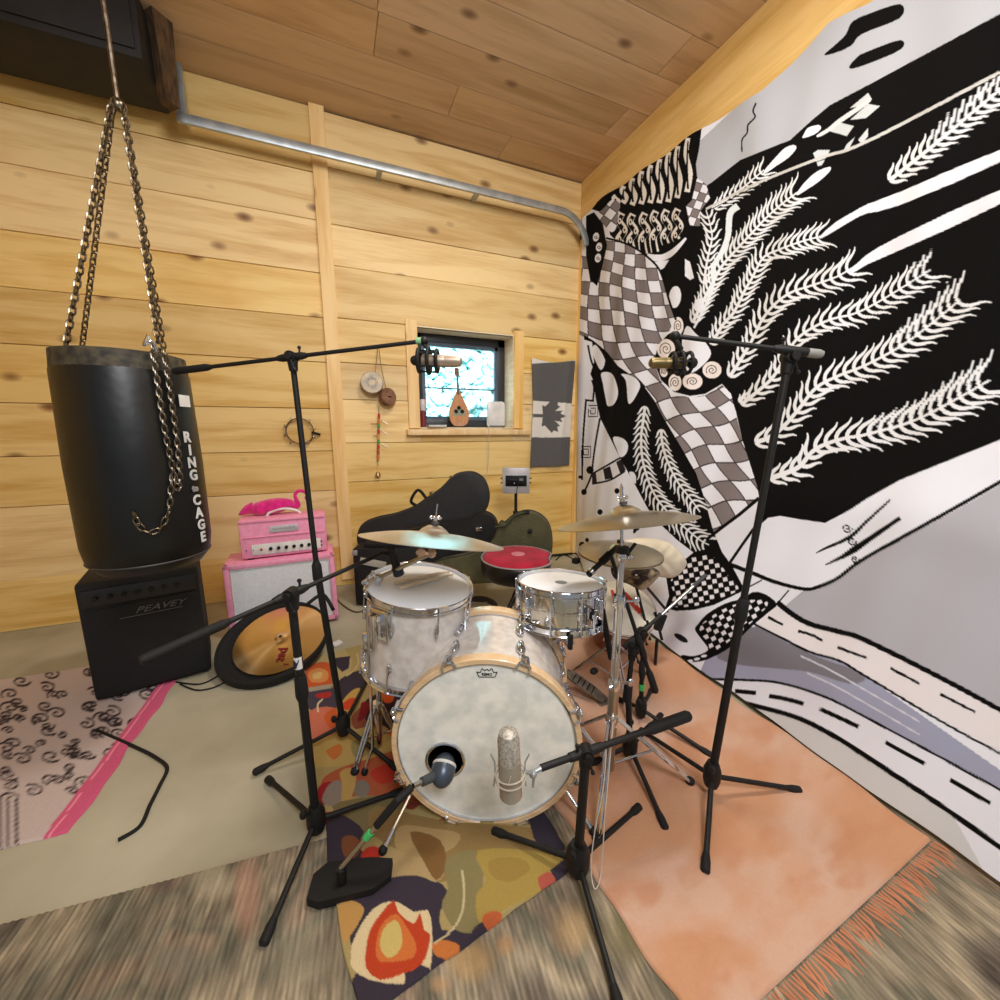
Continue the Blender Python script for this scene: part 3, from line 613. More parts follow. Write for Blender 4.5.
P_([(376,860),(396,850),(420,854),(444,870),(436,882),(420,876),(400,876),(376,880),(374,870)], (184,158,112), 3); P_([(400,826),(430,828),(460,834),(450,850),(420,856),(396,848)], (178,152,104), 3); P_([(410,832),(440,840),(446,866),(436,880),(424,862)], (132,98,56), 3); P_([(446,860),(480,852),(482,900),(478,930),(456,930),(442,906),(448,888)], (142,130,88), 3)
P_([(478,850),(540,852),(566,866),(548,886),(500,912),(480,924),(476,896),(486,880)], (176,150,78), 3); P_([(490,860),(520,858),(530,870),(510,882),(492,876)], (164,136,70), 3)
P_([(472,930),(486,918),(496,926),(500,934),(480,946),(470,944)], NV); P_([(482,918),(492,911),(502,914),(498,926),(488,930)], (196,102,62), 3); P_([(538,878),(548,872),(556,876),(554,886),(542,890)], (186,92,78), 3); P_([(550,870),(572,852),(580,860),(566,880),(556,880)], NV)
P_([(432,944),(444,940),(460,946),(452,958),(436,956)], (206,122,62), 3)
P_([(338,906),(350,900),(364,908),(358,924),(350,936),(344,942)], (196,150,86), 3)
R.stroke([(462,870),(464,890),(462,912),(452,930),(434,944)], 2.4, 2, (206,192,150))
P_([(351,958),(352,944),(364,920),(380,904),(398,902),(414,912),(428,910),(432,928),(432,950),(430,968),(420,964),(404,970),(404,984),(370,980),(352,968)], (228,206,162), 2)
P_([(366,950),(370,930),(382,912),(394,900),(398,912),(414,924),(420,912),(424,930),(430,934),(428,950),(420,966),(402,974),(380,980),(366,968)], (196,70,38), 2); P_([(376,944),(382,924),(396,914),(406,926),(416,944),(412,958),(390,962),(378,960)], (216,120,60), 3); P_([(380,946),(384,928),(396,920),(402,934),(400,950),(388,958)], (214,190,116), 3)
P_([(552,800),(575,798),(584,812),(580,850),(566,846),(556,824)], CRM, 3); P_([(558,808),(572,802),(578,820),(574,844),(564,836)], (196,86,40), 3); P_([(566,812),(574,812),(574,834),(568,828)], (202,160,80), 3); P_([(528,806),(556,798),(556,830),(566,850),(540,850)], (56,50,62), 3)
P_([(584,818),(600,812),(612,830),(600,842),(588,836)], (196,92,50), 3); P_([(588,840),(610,832),(614,850),(590,858)], NV, 3)
rg = np.random.RandomState(3)
A0 = onz(301, 700, .012); A1 = onz(358, 1026, .012)
dv = (A1-A0).normalized(); B1 = onz(580, 864, .012); du = (B1-A1); du = (du-dv*du.dot(dv)).normalized()
A0 = A1-dv*1.72; wdt = (B1-A1).dot(du)
RM = vcol_mat('wool_rug', .95, .5, 260, .0, tint=.2, spec=.2)
# pattern beyond the traced pile: same field colour
R.a = R.a*np.float32(.80)
fr = flat_rug('floral_rug', R, RM, A0, du*wdt, dv*(A1-A0).length, .013, .007, 330, 420); centre(fr)
tag(fr, 'floral wool rug with navy, cream and orange blooms under the bass drum', 'rug')
# salmon rug along the tapestry with a fringe at its lower right hem
S = Ras(380, 480, 1100, 1300, 1, (214,152,112))
yy, xx = np.mgrid[0:S.h, 0:S.w]; 
def nz(xx, yy, seed, sc, oct_=3):
    r = np.random.RandomState(seed); o = 0
    for k in range(oct_):
        n_ = 64; g_ = r.rand(n_, n_); x = (xx/sc*2**k) % n_; y = (yy/sc*2**k) % n_; i = x.astype(int); j = y.astype(int); fx = x-i; fy = y-j; fx = fx*fx*(3-2*fx); fy = fy*fy*(3-2*fy); i2 = (i+1) % n_; j2 = (j+1) % n_
        o = o+(g_[j, i]*(1-fx)*(1-fy)+g_[j, i2]*fx*(1-fy)+g_[j2, i]*(1-fx)*fy+g_[j2, i2]*fx*fy-.5)*.5**k
    return o
n1 = nz(xx, yy, 1, 60)[..., None]; n2 = nz(xx+yy*.5, yy-xx*.4, 5, 34)[..., None]
c0 = np.array(lin((198,148,114))[:3]); c1 = np.array(lin((204,166,144))[:3]); c2 = np.array(lin((192,136,100))[:3])
k1 = np.clip(n1*1.8+.4, 0, 1); k2 = np.clip(n2*1.6, 0, .7); S.a = (c0*(1-k1)+c1*k1)*(1-k2)+c2*k2
S.a = S.a.astype(np.float32)
# floor-space frame: hem lies between (868,905) and (780,985); long edge parallel to the tapestry foot
E0 = onz(868, 903, .012); E1 = onz(782, 984, .012); eu = (E0-E1).normalized(); ev = Vector((-eu.y, eu.x, 0))
TA = onz(612, 612, .012); TB = onz(801, 749, .012)
L0 = onz(592, 868, .012); L1 = onz(663, 984, .012)
# bilinear quad from four real corners
q00 = L0+(L0-L1)*4.6; q10 = Vector((1.93, 2.85, .012)); dl = (L1-L0).normalized(); den = dl.x*eu.y-dl.y*eu.x; tt = ((E1.x-L1.x)*eu.y-(E1.y-L1.y)*eu.x)/den
q01 = L1+dl*tt; q11 = E0+eu*((1.795-E0.x)/eu.x)
a = np.linspace(0, 1, 260)[None, :]; b = np.linspace(0, 1, 340)[:, None]
wb_ = .010*np.sin(b*21)+.006*np.sin(b*47)
ed = np.minimum(np.minimum(a, 1-a), np.minimum(b, 1-b)); 
def bil(k): return q00[k]*(1-a)*(1-b)+q10[k]*a*(1-b)+q01[k]*(1-a)*b+q11[k]*a*b
X = bil(0)+wb_*((1-a)**4-a**4); Y = bil(1)+wb_*.5
Zr = .021+np.clip(ed*14, 0, 1)*(.004*np.sin(X*8+Y*5)*np.sin(Y*7-3*X)+.004*np.maximum(0, np.sin(X*5-Y*9+1))**4); Zr[0, :] = .0125; Zr[-1, :] = .0125; Zr[:, 0] = .0125; Zr[:, -1] = .0125
px, py = proj(X.ravel(), Y.ravel(), np.full(X.size, .014))
PM = vcol_mat('salmon_cotton', .92, .6, 120, 0, tint=.06, spec=.2)
sr = bpy.data.objects.new('salmon_rug', None); C.objects.link(sr); tag(sr, 'salmon pink flatweave rug running beside the foot of the tapestry', 'rug')
sb = cloth('rug_body', PM, X, Y, Zr, S.sample(px, py), sr)
fg = MB(); 
for k in range(84):
    f_ = (k+.5)/84; p = q01*(1-f_)+q11*f_; d_ = (q11-q01).normalized(); o_ = Vector((d_.y, -d_.x, 0)); ln = random.uniform(.045, .085); s_ = random.uniform(-.025, .025)
    fg.tube([p+Vector((0,0,-.003)), p+o_*ln*.5+d_*s_*.4, p+o_*ln+d_*s_+Vector((0,0,-.006))], [.0035, .0045, .0025], 6)
fg.build('fringe', mat('salmon_fringe', (204,136,100), .9), sr)
# striped runners in the foreground
def striped(name, label, corners, seed, cols, spots=(), dirv=None):
    q = [onz(x, y, .008) if not isinstance(x, Vector) else x for (x, y) in corners]
    a = np.linspace(0, 1, 1500)[None, :]; b = np.linspace(0, 1, 420)[:, None]
    X = q[0].x*(1-a)*(1-b)+q[1].x*a*(1-b)+q[2].x*(1-a)*b+q[3].x*a*b; Y = q[0].y*(1-a)*(1-b)+q[1].y*a*(1-b)+q[2].y*(1-a)*b+q[3].y*a*b
    A = np.broadcast_to(a, X.shape); B = np.broadcast_to(b, X.shape)
    L_ = (q[1]-q[0]).length; W_ = (q[2]-q[0]).length
    big = nz(A*L_*100, B*W_*100, seed, 22, 3); cc = [np.array(lin(c)[:3]) for c in cols]
    t_ = np.clip((big+.5)*1.25-.12, 0, .999)*(len(cc)-1); i = t_.astype(int); f = (t_-i)[..., None]; ca = np.array(cc)
    rgb = ca[i]*(1-f)+ca[i+1]*f
    st = nz(A*L_*430, B*W_*75, seed+1, 3.2, 2)[..., None]; rgb = rgb*(1+st*.55)*(1+.13*np.sin(A*L_*430+2*nz(A*9, B*4, 3, 3.2, 1)))[..., None]
    st = nz(A*L_*110, B*W_*26, seed+2, 3.2, 2)[..., None]; rgb = rgb*(1+st*.6)*.84
    Z = np.full(X.shape, .010)+.0014*np.sin(A*L_*330); Z[0, :] = Z[-1, :] = 0.001; Z[:, 0] = Z[:, -1] = 0.001
    px, py = proj(X, Y, np.full(X.shape, .01))
    for (sx, sy, rx, ry, c, al) in spots:
        mk = np.clip(1.6-np.sqrt(((px-sx)/rx)**2+((py-sy)/ry)**2)*1.4, 0, 1)*al; rgb = rgb*(1-mk[..., None])+np.array(lin(c)[:3])*mk[..., None]
    o = cloth(name, RM2, X, Y, Z, rgb.reshape(-1, 3)); centre(o); tag(o, label, 'rug'); return o
RM2 = vcol_mat('woven_runner', .95, .6, 140, 0, tint=.12, spec=.2)
# runner spans left to right across the foreground
ra = onz(133, 889, .008); rb = onz(318, 840, .008); dr = (rb-ra).normalized(); pr = Vector((dr.y, -dr.x, 0))
c0_ = ra-dr*.55; c1_ = ra+dr*2.9
striped('runner_rug', 'faded grey and tan ribbed runner rug across the bottom of the photo', [(c0_, 0), (c1_, 0), (c0_+pr*1.15, 0), (c1_+pr*1.15, 0)], 11, [(104,94,84),(136,126,110),(166,152,128),(146,134,114),(122,118,100),(150,132,112)],
        spots=[(247,895,16,50,(178,132,110),.5),(210,880,26,22,(182,172,144),.5),(165,880,20,16,(96,80,74),.6),(470,960,26,24,(192,158,110),.7),(575,928,22,26,(186,156,108),.55),(505,945,10,12,(196,150,100),.5),(440,984,12,10,(190,150,108),.5),(630,930,30,40,(120,112,74),.6),(180,960,30,20,(112,112,98),.6),(300,960,34,36,(140,134,114),.5)])
# corner of a pink bordered rug by the black amplifier
pb = Ras(-60, 640, 260, 800, 2, (196,180,176)); 
for k in range(150):
    x_, y_ = rg.uniform(-60, 180), rg.uniform(650, 800); pb.spiral((x_, y_), rg.uniform(5, 11), (56,46,50), 2.2, 1.4, .6, rg.uniform(0, 6))
p0 = onz(176, 680, .01); p1 = onz(133, 741, .01); dv_ = (p1-p0).normalized(); du_ = Vector((-dv_.y, dv_.x, 0)); du_ = du_ if du_.x < 0 else -du_
s0 = p0-dv_*.35
o_ = flat_rug('patterned_rug', pb, RM, s0, du_*1.05, dv_*1.25, .001, .006, 160, 160)
# pink border band drawn along the right hem
me = o_.data; ca = me.color_attributes['dye']; n = len(me.vertices); col = np.empty(n*4, np.float32); ca.data.foreach_get('color', col); col = col.reshape(-1, 4)
co = np.empty(n*3, np.float32); me.vertices.foreach_get('co', co); co = co.reshape(-1, 3)
dd = (co[:, 0]-s0.x)*du_.x+(co[:, 1]-s0.y)*du_.y
col[dd < .075, :3] = lin((206,92,128))[:3]; col[(dd > .052) & (dd < .058), :3] = lin((240,150,170))[:3]; ca.data.foreach_set('color', col.ravel()); centre(o_)
tag(o_, 'pink bordered rug with dark scroll pattern beside the black amplifier', 'rug')
# ================================================================ DRUM KIT
PEARL = mat('white_marine_pearl', (228,222,216), .22, 0, col2=(206,198,190), scale=26, stretch=(1,1,1), coat=.6, detail=6)
HEADW = mat('coated_head', (248,250,254), .6, 0, col2=(240,244,250), scale=5)
FIBER = mat('mottled_head', (254,252,242), .5, 0, col2=(228,230,222), scale=17, detail=7, ramp=(.36,.62), coat=.1)
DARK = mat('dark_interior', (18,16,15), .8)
BRZ = mat('bronze', (206,196,168), .28, 1.0, col2=(186,174,144), scale=3)
BRZ2 = mat('pale_bronze', (226,222,216), .33, 1.0, col2=(210,205,198), scale=3)
def lug(b, p, out, axis, ln, mi=0, w=.018):
    # casting on the shell: a rounded body with two swivel ends
    out = Vector(out).normalized(); ax = Vector(axis).normalized()
    M = Matrix((ax.cross(out), ax, out)).transposed()
    b.ball(Vector(p)+out*.006, (w*.62, ln/2, .013), 12, mi, M)
    for s_ in (-1, 1): b.ball(Vector(p)+ax*(ln*.36*s_)+out*.010, (w*.42, .012, .010), 10, mi, M)
def drum_cyl(root, o, ax, r, h, shell_m, n_lug, lug_ln, head_m, rod=True, phase=0., hoop_h=.016, lug_names='lug', topgap=.0, up=None):
    """shell from o (bottom) along ax, with chrome hoops, lugs, rods, top head"""
    ax = Vector(ax).normalized(); M = frame(ax, up); o = Vector(o)
    MB().shell([(r, .012), (r, h-.008), (r-.006, h-.002), (r-.010, h-.008), (r-.010, .012)], o, ax, 64, up=up).build('shell', shell_m, root)
    for nm, z0, sg in (('top_hoop', h, 1), ('bottom_hoop', 0, -1)):
        R_ = r+.010
        pr = [(r+.001, -.014), (R_, -.014), (R_+.006, -.012), (R_+.006, -.008), (R_+.001, -.006), (R_+.001, .010), (R_+.004, .014), (R_+.001, .017), (R_-.003, .014), (R_-.003, -.004), (r+.001, -.008)]
        MB().shell([(a, z0+sg*c) for a, c in pr], o, ax, 64, up=up).build(nm, CHR, root)
    hb = MB().lathe([(0, h+.003), (r*.5, h+.003), (r-.004, h+.002), (r+.004, h-.004), (r+.006, h-.010)], o, ax, 64, up=up); hb.build('drum_head', head_m, root)
    hb = MB().lathe([(0, -.002), (r*.9, -.002), (r+.003, .006)], o, ax, 48, up=up); hb.build('bottom_head', HEADW, root)
    for k in range(n_lug):
        a = phase+2*math.pi*k/n_lug; d = M @ Vector((math.cos(a), math.sin(a), 0))
        for zc in ((h-.085, .085) if h > .25 else (h/2,)):
            L1 = MB(); lug(L1, o+ax*zc+d*r, d, ax, lug_ln); L1.build('lug', CHR, root)
        for za, zb_ in ((h*.55 if h < .25 else h-.09, h+.012), (h*.45 if h < .25 else .09, -.012)):
            T1 = MB(); T1.tube([o+ax*za+d*(r+.017), o+ax*zb_+d*(r+.017)], .003, 8); T1.ball(o+ax*zb_+d*(r+.017), .0055, 8); T1.build('tension_rod', CHR, root)
    return M
# ---- bass drum
bdC = onz(487, 828, 0)+Vector((0, 0, .325)); az = math.radians(24); axv = Vector((math.sin(az), math.cos(az), 0))   # axis points away from the viewer
Rb = .305; dep = .40
bd = thing('bass_drum', 'white pearl bass drum with maple hoops and mottled head cut with a port hole', 'drum', (bdC.x, bdC.y, 0))
UPZ = (0, 0, 1); Mb = frame(axv, UPZ)
MB().shell([(Rb-.006, .03), (Rb-.006, dep-.03), (Rb-.014, dep-.03), (Rb-.014, .03)], bdC, axv, 96, up=UPZ).build('shell', PEARL, bd)
for z0 in (0, dep-.04):
    MB().shell([(Rb+.001, z0), (Rb+.016, z0), (Rb+.019, z0+.003), (Rb+.019, z0+.037), (Rb+.016, z0+.04), (Rb+.001, z0+.04)], bdC, axv, 96, up=UPZ).build('wooden_hoop', HOOP, bd)
    MB().shell([(Rb-.004, z0+.004), (Rb+.002, z0+.004), (Rb+.002, z0+.03), (Rb-.004, z0+.03)], bdC, axv, 96, up=UPZ).build('head_collar', CHR, bd)
# front head with the off-centre port hole
pc = onz(445, 762, .25); 
def onplane(x, y, o, n):
    d = Vector(ray(x, y)); c_ = Vector((0, 0, H)); t = (Vector(o)-c_).dot(n)/d.dot(n); return c_+d*t
hp = onplane(445, 762, bdC, axv); loc2 = Mb.transposed() @ (hp-bdC); pr_ = .062; n = 96; vs = []; fs = []
for k in range(7):
    f_ = k/6
    for j in range(n):
        a = 2*math.pi*j/n; ci = Vector((loc2.x+pr_*math.cos(a), loc2.y+pr_*math.sin(a))); co_ = Vector((Rb*math.cos(a), Rb*math.sin(a)))
        # outer end on circle along the ray from the port centre
        d_ = Vector((math.cos(a), math.sin(a))); q = Vector((loc2.x, loc2.y)); bq = q.dot(d_); t_ = -bq+math.sqrt(bq*bq-q.dot(q)+Rb*Rb); e_ = q+d_*t_
        p = ci*(1-f_)+e_*f_; vs.append(bdC+Mb @ Vector((p.x, p.y, .012)))
for k in range(6):
    for j in range(n): fs.append((k*n+j, k*n+(j+1) % n, (k+1)*n+(j+1) % n, (k+1)*n+j))
MB().add(vs, fs).build('front_head', FIBER, bd)
MB().torus(hp+axv*.008, axv, pr_+.002, .006, 48, 8, up=UPZ).build('port_ring', CHR, bd)
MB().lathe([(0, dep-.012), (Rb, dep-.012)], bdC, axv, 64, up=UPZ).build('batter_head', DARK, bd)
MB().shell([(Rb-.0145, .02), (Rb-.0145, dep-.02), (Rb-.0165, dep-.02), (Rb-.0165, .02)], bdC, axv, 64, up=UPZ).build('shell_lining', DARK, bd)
# lugs, claws, tension rods
for k in range(8):
    a = math.radians(22.5+45*k); d = Mb @ Vector((math.cos(a), math.sin(a), 0))
    for z0, s_ in ((.135, -1), (dep-.135, 1)):
        b = MB(); lug(b, bdC+axv*z0+d*(Rb-.003), d, axv, .078, w=.030); b.build('lug', CHR, bd)
        zc = .0 if s_ < 0 else dep; b = MB()
        b.tube([bdC+axv*(z0+s_*.012)+d*(Rb+.012), bdC+axv*(zc-s_*.012)+d*(Rb+.032)], .0034, 8)
        b.build('tension_rod', CHR, bd)
        b = MB(); tg = axv.cross(d)
        Mk = Matrix((tg, d, axv)).transposed()
        b.box(bdC+axv*(zc-s_*.018)+d*(Rb+.027), (.032, .016, .050), Mk, bev=.005)
        for q in (-1, 1): b.tube([bdC+axv*(zc-s_*.012)+d*(Rb+.026)+tg*q*.006, bdC+axv*(zc+s_*.006)+d*(Rb+.022)+tg*q*.020, bdC+axv*(zc+s_*.006)+d*(Rb+.004)+tg*q*.024], .0055, 8)
        b.tube([bdC+axv*(zc-s_*.014)+d*(Rb+.034), bdC+axv*(zc+s_*.010)+d*(Rb+.034)], .006, 10)
        b.build('claw', CHR, bd)
# crown logo near the top of the head
lo = onplane(487, 672, bdC+axv*.010, axv); ML = Matrix((Vector((axv.y, -axv.x, 0)), Vector((0, 0, 1)), -axv)).transposed()
INK = mat('black_print', (34,34,38), .6); b = MB()
cw = .040
def bar(b, p, q, w, M, o, d=.0008):
    p = Vector(p); q = Vector(q); n_ = Vector((-(q-p).y, (q-p).x)).normalized()*w/2
    b.prism([(p+n_)[:], (p-n_)[:], (q-n_)[:], (q+n_)[:]], o, M, d)
pts = [(-.034,.000),(-.026,-.018),(.026,-.018),(.034,.000),(.022,-.002),(.016,.013),(.007,.004),(0,.011),(-.007,.004),(-.016,.013),(-.022,-.002),(-.034,.000)]
for i in range(len(pts)-1): bar(b, pts[i], pts[i+1], .0026, ML, lo)
b.build('crown_mark', INK, bd)
text_mesh('REMO', .013, lo+Vector((0, 0, -.009)), ML, .0005, bold=.0003).build('lettering', INK, bd)
for sg, (tx, ty) in ((-1, (383, 850)), (1, (593, 831))):
    side = Vector((axv.y, -axv.x, 0))*sg; p_ = bdC+axv*.10+side*.235+Vector((0, 0, -.175)); q_ = onz(tx, ty, .032); b = MB()
    b.tube([p_, q_], .006, 8); b.ball(p_, (.018, .018, .022), 10); m_ = q_.lerp(p_, .22); b.tube([q_, m_], .010, 10); sp = b.build('spur', CHR, bd); MB().ball(q_, .015, 10).build('spur_tip', RUB, sp)
# ---- tom on the left
t0 = Q(420, 586, 1.56)
print('TOM', t0, 'BD', bdC)
tax = Vector((.09, -.10, 1)).normalized(); th_ = .34; tr_ = .205
tm = thing('floor_tom', 'white pearl tom drum beside the bass drum with two drumsticks lying on its head', 'drum', (t0.x, t0.y, t0.z-th_))
drum_cyl(tm, t0-tax*th_, tax, tr_, th_, PEARL, 8, .05, HEADW, phase=.12)
STK = mat('drumstick_wood', (246,230,204), .5, 0, col2=(234,214,182), scale=20)
for (a, b_) in (((394,583), (455,570)), ((399,588), (458,573))):
    n_ = tax; p = onplane(a[0], a[1], t0+tax*.012, n_); q = onplane(b_[0], b_[1], t0+tax*.012, n_); d = (q-p).normalized(); q = p+d*.27
    s_ = MB().tube([p, p+d*.004, p+d*.02, p+d*.19, p+d*.25, p+d*.258, p+d*.265, p+d*.27], [.004, .007, .0075, .007, .004, .0035, .0055, .003], 12).build('drumstick', STK)
    centre(s_); tag(s_, 'pale wooden drumstick lying on the head of the left tom', 'drumstick', 'drumsticks on the left tom')
# ---- snare
s0 = Q(561, 583, 1.60); print('SN', s0)
sax = (Vector((0, 0, 1))+vy*.09+vx*.02).normalized(); sh = .145; sr_ = .172
sn = thing('snare_drum', 'chrome metal snare drum with white coated head right of the bass drum', 'drum', (s0.x, s0.y, s0.z-sh))
SNM = mat('polished_steel_shell', (214,212,206), .13, 1.0, col2=(196,194,188), scale=4)
drum_cyl(sn, s0-sax*sh, sax, sr_, sh, SNM, 10, .09, HEADW, phase=.2)
MB().shell([(sr_, sh*.46), (sr_+.004, sh*.48), (sr_+.004, sh*.52), (sr_, sh*.54), (sr_-.002, sh*.5)], s0-sax*sh, sax, 64).build('shell_bead', SNM, sn)
# strainer facing the viewer
vd = Vector((-SY*.1+.12, -1, 0)).normalized(); b = MB(); o_ = s0-sax*sh*.45+vd*(sr_+.012)
Ms = Matrix((Vector((0,0,1)).cross(vd)*-1, Vector((0, 0, 1)), vd)).transposed()
b.box(o_, (.028, .075, .022), Ms, bev=.005); b.tube([o_+vd*.012+Vector((0,0,.03)), o_+vd*.03+Vector((0,0,.0)), o_+vd*.034+Vector((.0,0,-.05))], .005, 8); b.build('strainer', CHR, sn)
b = MB(); b.box(o_+vd*.02+Vector((0,0,.012)), (.010, .05, .012), Ms, bev=.003); b.build('strainer_lever', BLK, sn)
# snare smudge
MB().lathe([(0, .0036), (.026, .0036)], s0, sax, 24).build('head_smudge', mat('stick_smudge', (196,198,204), .7), sn)
# ---- cymbals
def cymbal(name, label, o, ax, r, m, bell=.065, bow=.035, group=None, bk=1.0):
    ro = thing(name, label, 'cymbal', tuple(o), group)
    pr = [(.006, bow+.030*bk), (bell*.45, bow+.026*bk), (bell*.8, bow+.014*bk), (bell, bow+.002*bk), (bell+.01, bow-.001)]
    for k in range(1, 9):
        f = k/8; pr.append((bell+.01+(r-bell-.01)*f, (bow-.001)*(1-f**1.7)))
    pr2 = [(a, h-.0022) for a, h in reversed(pr)]
    b = MB().shell(pr+pr2, (0, 0, 0), (0, 0, 1), 72); dsc = b.build('cymbal_disc', m); dsc.parent = ro
    dsc.rotation_euler = Vector(ax).to_track_quat('Z', 'Y').to_euler(); return ro
def aniso(m, a=.75):
    N = m.node_tree.nodes; t = N.new('ShaderNodeTangent'); t.direction_type = 'RADIAL'; t.axis = 'Z'; b = N['Principled BSDF']; b.inputs['Anisotropic'].default_value = a; m.node_tree.links.new(t.outputs[0], b.inputs['Tangent'])
aniso(BRZ, .6); aniso(BRZ2, .6)
def felt_wing(parent, o, ax):
    b = MB(); ax = Vector(ax).normalized(); o = Vector(o)
    b.lathe([(.0, 0), (.014, 0), (.014, .010), (0, .010)], o, ax, 16); b.build('felt', mat('grey_felt', (70,70,72), .95), parent)
    b = MB(); b.tube([o, o+ax*.075], .0035, 8); b.lathe([(0, .012), (.008, .012), (.006, .028), (0, .028)], o, ax, 12)
    M = frame(ax); 
    for s_ in (-1, 1): b.ball(o+ax*.024+M.col[0]*s_*.014, (.011, .003, .008), 8, 0, M)
    b.build('wing_nut', CHR, parent)
def jitter(): pass
def chrome_tube(b, p, q, r, n=12): b.tube([p, q], r, n)
def tripod(root, base, ztop, rad, angs, leg_m=CHR, zb=.05, r=.009):
    base = Vector(base)
    for a in angs:
        if isinstance(a, Vector): foot = Vector((a.x, a.y, .03)); d = (foot-base); d.z = 0; d.normalize(); b = MB()
        else: d = Vector((math.cos(a), math.sin(a), 0)); b = MB(); foot = Vector((base.x, base.y, .03))+d*rad
        for s_ in (-1, 1):
            o_ = Vector((-d.y, d.x, 0))*.008*s_; b.tube([Vector((base.x, base.y, ztop))+d*.02+o_, foot+o_], r*.6, 8)
        lg = b.build('leg', leg_m, root)
        MB().ball(foot, (.018, .018, .016), 10).build('rubber_foot', RUB, lg)
        b = MB(); b.tube([Vector((base.x, base.y, zb+.05)), Vector((base.x, base.y, ztop))+d*.02+(foot-(Vector((base.x, base.y, ztop))+d*.02))*.5], r*.5, 8); b.build('brace', leg_m, root)
    MB().lathe([(0, ztop-.03), (.020, ztop-.03), (.024, ztop), (.018, ztop+.02), (0, ztop+.02)], (base.x, base.y, 0), (0, 0, 1), 16).build('leg_collar', leg_m, root)
# left crash on a boom above the tom

cc = Q(433, 541, 1.42); caxis = (Vector((0, 0, 1))+vx*.11+vy*.215).normalized()
print('crash', cc)
crash = cymbal('crash_cymbal', 'silvery crash cymbal tilted above the left tom', cc, caxis, .262, BRZ2, .055, .03)
st = thing('cymbal_stand', 'chrome boom cymbal stand standing behind the left tom', 'stand', (0, 0, 0))
sb_ = onz(380, 752, .02); stTop = Q(378, 578, fd(sb_)+.02); st.location = (sb_.x, sb_.y, 0); 
b = MB(); b.tube([Vector((sb_.x, sb_.y, .06)), Vector((sb_.x, sb_.y, .06)).lerp(stTop, .55)], .0125, 14); b.build('lower_tube', CHR, st)
b = MB(); b.tube([Vector((sb_.x, sb_.y, .06)).lerp(stTop, .5), stTop], .0095, 14); b.build('upper_tube', CHR, st)
mid = Vector((sb_.x, sb_.y, .06)).lerp(stTop, .55)
b = MB(); b.lathe([(.0, -.02), (.018, -.02), (.018, .02), (0, .02)], mid, (stTop-mid), 16); b.tube([mid, mid+Vector((-.05, -.01, .0))], .005, 8); b.ball(mid+Vector((-.055, -.012, 0)), (.012, .006, .02), 10); b.build('height_clamp', CHR, st)
b = MB(); b.ball(stTop, .022, 14); b.tube([stTop+Vector((-.04, -.02, 0)), stTop+Vector((.02, 0, 0))], .008, 8); b.ball(stTop+Vector((-.05, -.03, 0)), (.016, .008, .012), 8); b.ball(stTop+Vector((-.02, -.03, .03)), (.012, .008, .012), 8); b.build('boom_tilter', CHR, st)
b = MB(); b.tube([stTop, cc-caxis*.045], .0085, 12); b.build('boom_arm', NIK, st)
b = MB(); b.ball(cc-caxis*.045, .018, 12); b.tube([cc-caxis*.045, cc-caxis*.045+Vector((-.035, -.02, .01))], .006, 8); b.ball(cc-caxis*.045+Vector((-.045, -.025, .015)), (.018, .006, .016), 10); b.tube([cc-caxis*.045, cc+caxis*.1], .005, 8); b.build('cymbal_tilter', mat('warm_chrome', (225,190,165), .15, 1), st)
felt_wing(st, cc+caxis*.062, caxis)
tripod(st, (sb_.x, sb_.y, 0), .24, .2, (onz(355, 771, .03), onz(404, 752, .03), math.radians(95)))
# tom legs: three chrome rods with bracket castings
for (a, out) in ((200, 1), (310, 1), (75, 1)):
    d = Vector((math.cos(math.radians(a)), math.sin(math.radians(a)), 0)); b = MB(); o_ = t0-tax*th_*.5+d*(tr_+.018)
    b.tube([o_+tax*.12, Vector((o_.x, o_.y, .12)), Vector((o_.x, o_.y, .06))+d*.03, Vector((o_.x, o_.y, .03))+d*.04], .006, 10)
    lg = b.build('leg', CHR, tm); MB().ball(Vector((o_.x, o_.y, .032))+d*.04, (.014, .014, .017), 10).build('rubber_foot', RUB, lg)
    b = MB(); b.box(o_-d*.008, (.04, .024, .07), frame((0,0,1)), bev=.006); b.build('leg_bracket', CHR, tm)
# mounting bracket over the near left shell
b = MB(); pA = Q(398, 600, 1.36)
for k, (x, y) in enumerate(((386, 592), (392, 600), (397, 607), (403, 617))):
    pass
dlf = (Vector((-t0.x, -t0.y, 0)).normalized()*.80-vx*.60).normalized(); Mk = Matrix((Vector((-dlf.y, dlf.x, 0)), Vector((0,0,1)), dlf)).transposed()
oB = t0-tax*.075+dlf*(tr_+.012)
b.box(oB, (.085, .12, .014), Mk, bev=.006); b.box(oB+dlf*.02+Vector((0, 0, .01)), (.05, .08, .03), Mk, bev=.008); b.tube([oB+dlf*.03+Vector((0,0,.05)), oB+dlf*.03+Vector((0,0,-.06))], .012, 12); b.build('mounting_bracket', CHR, tm)
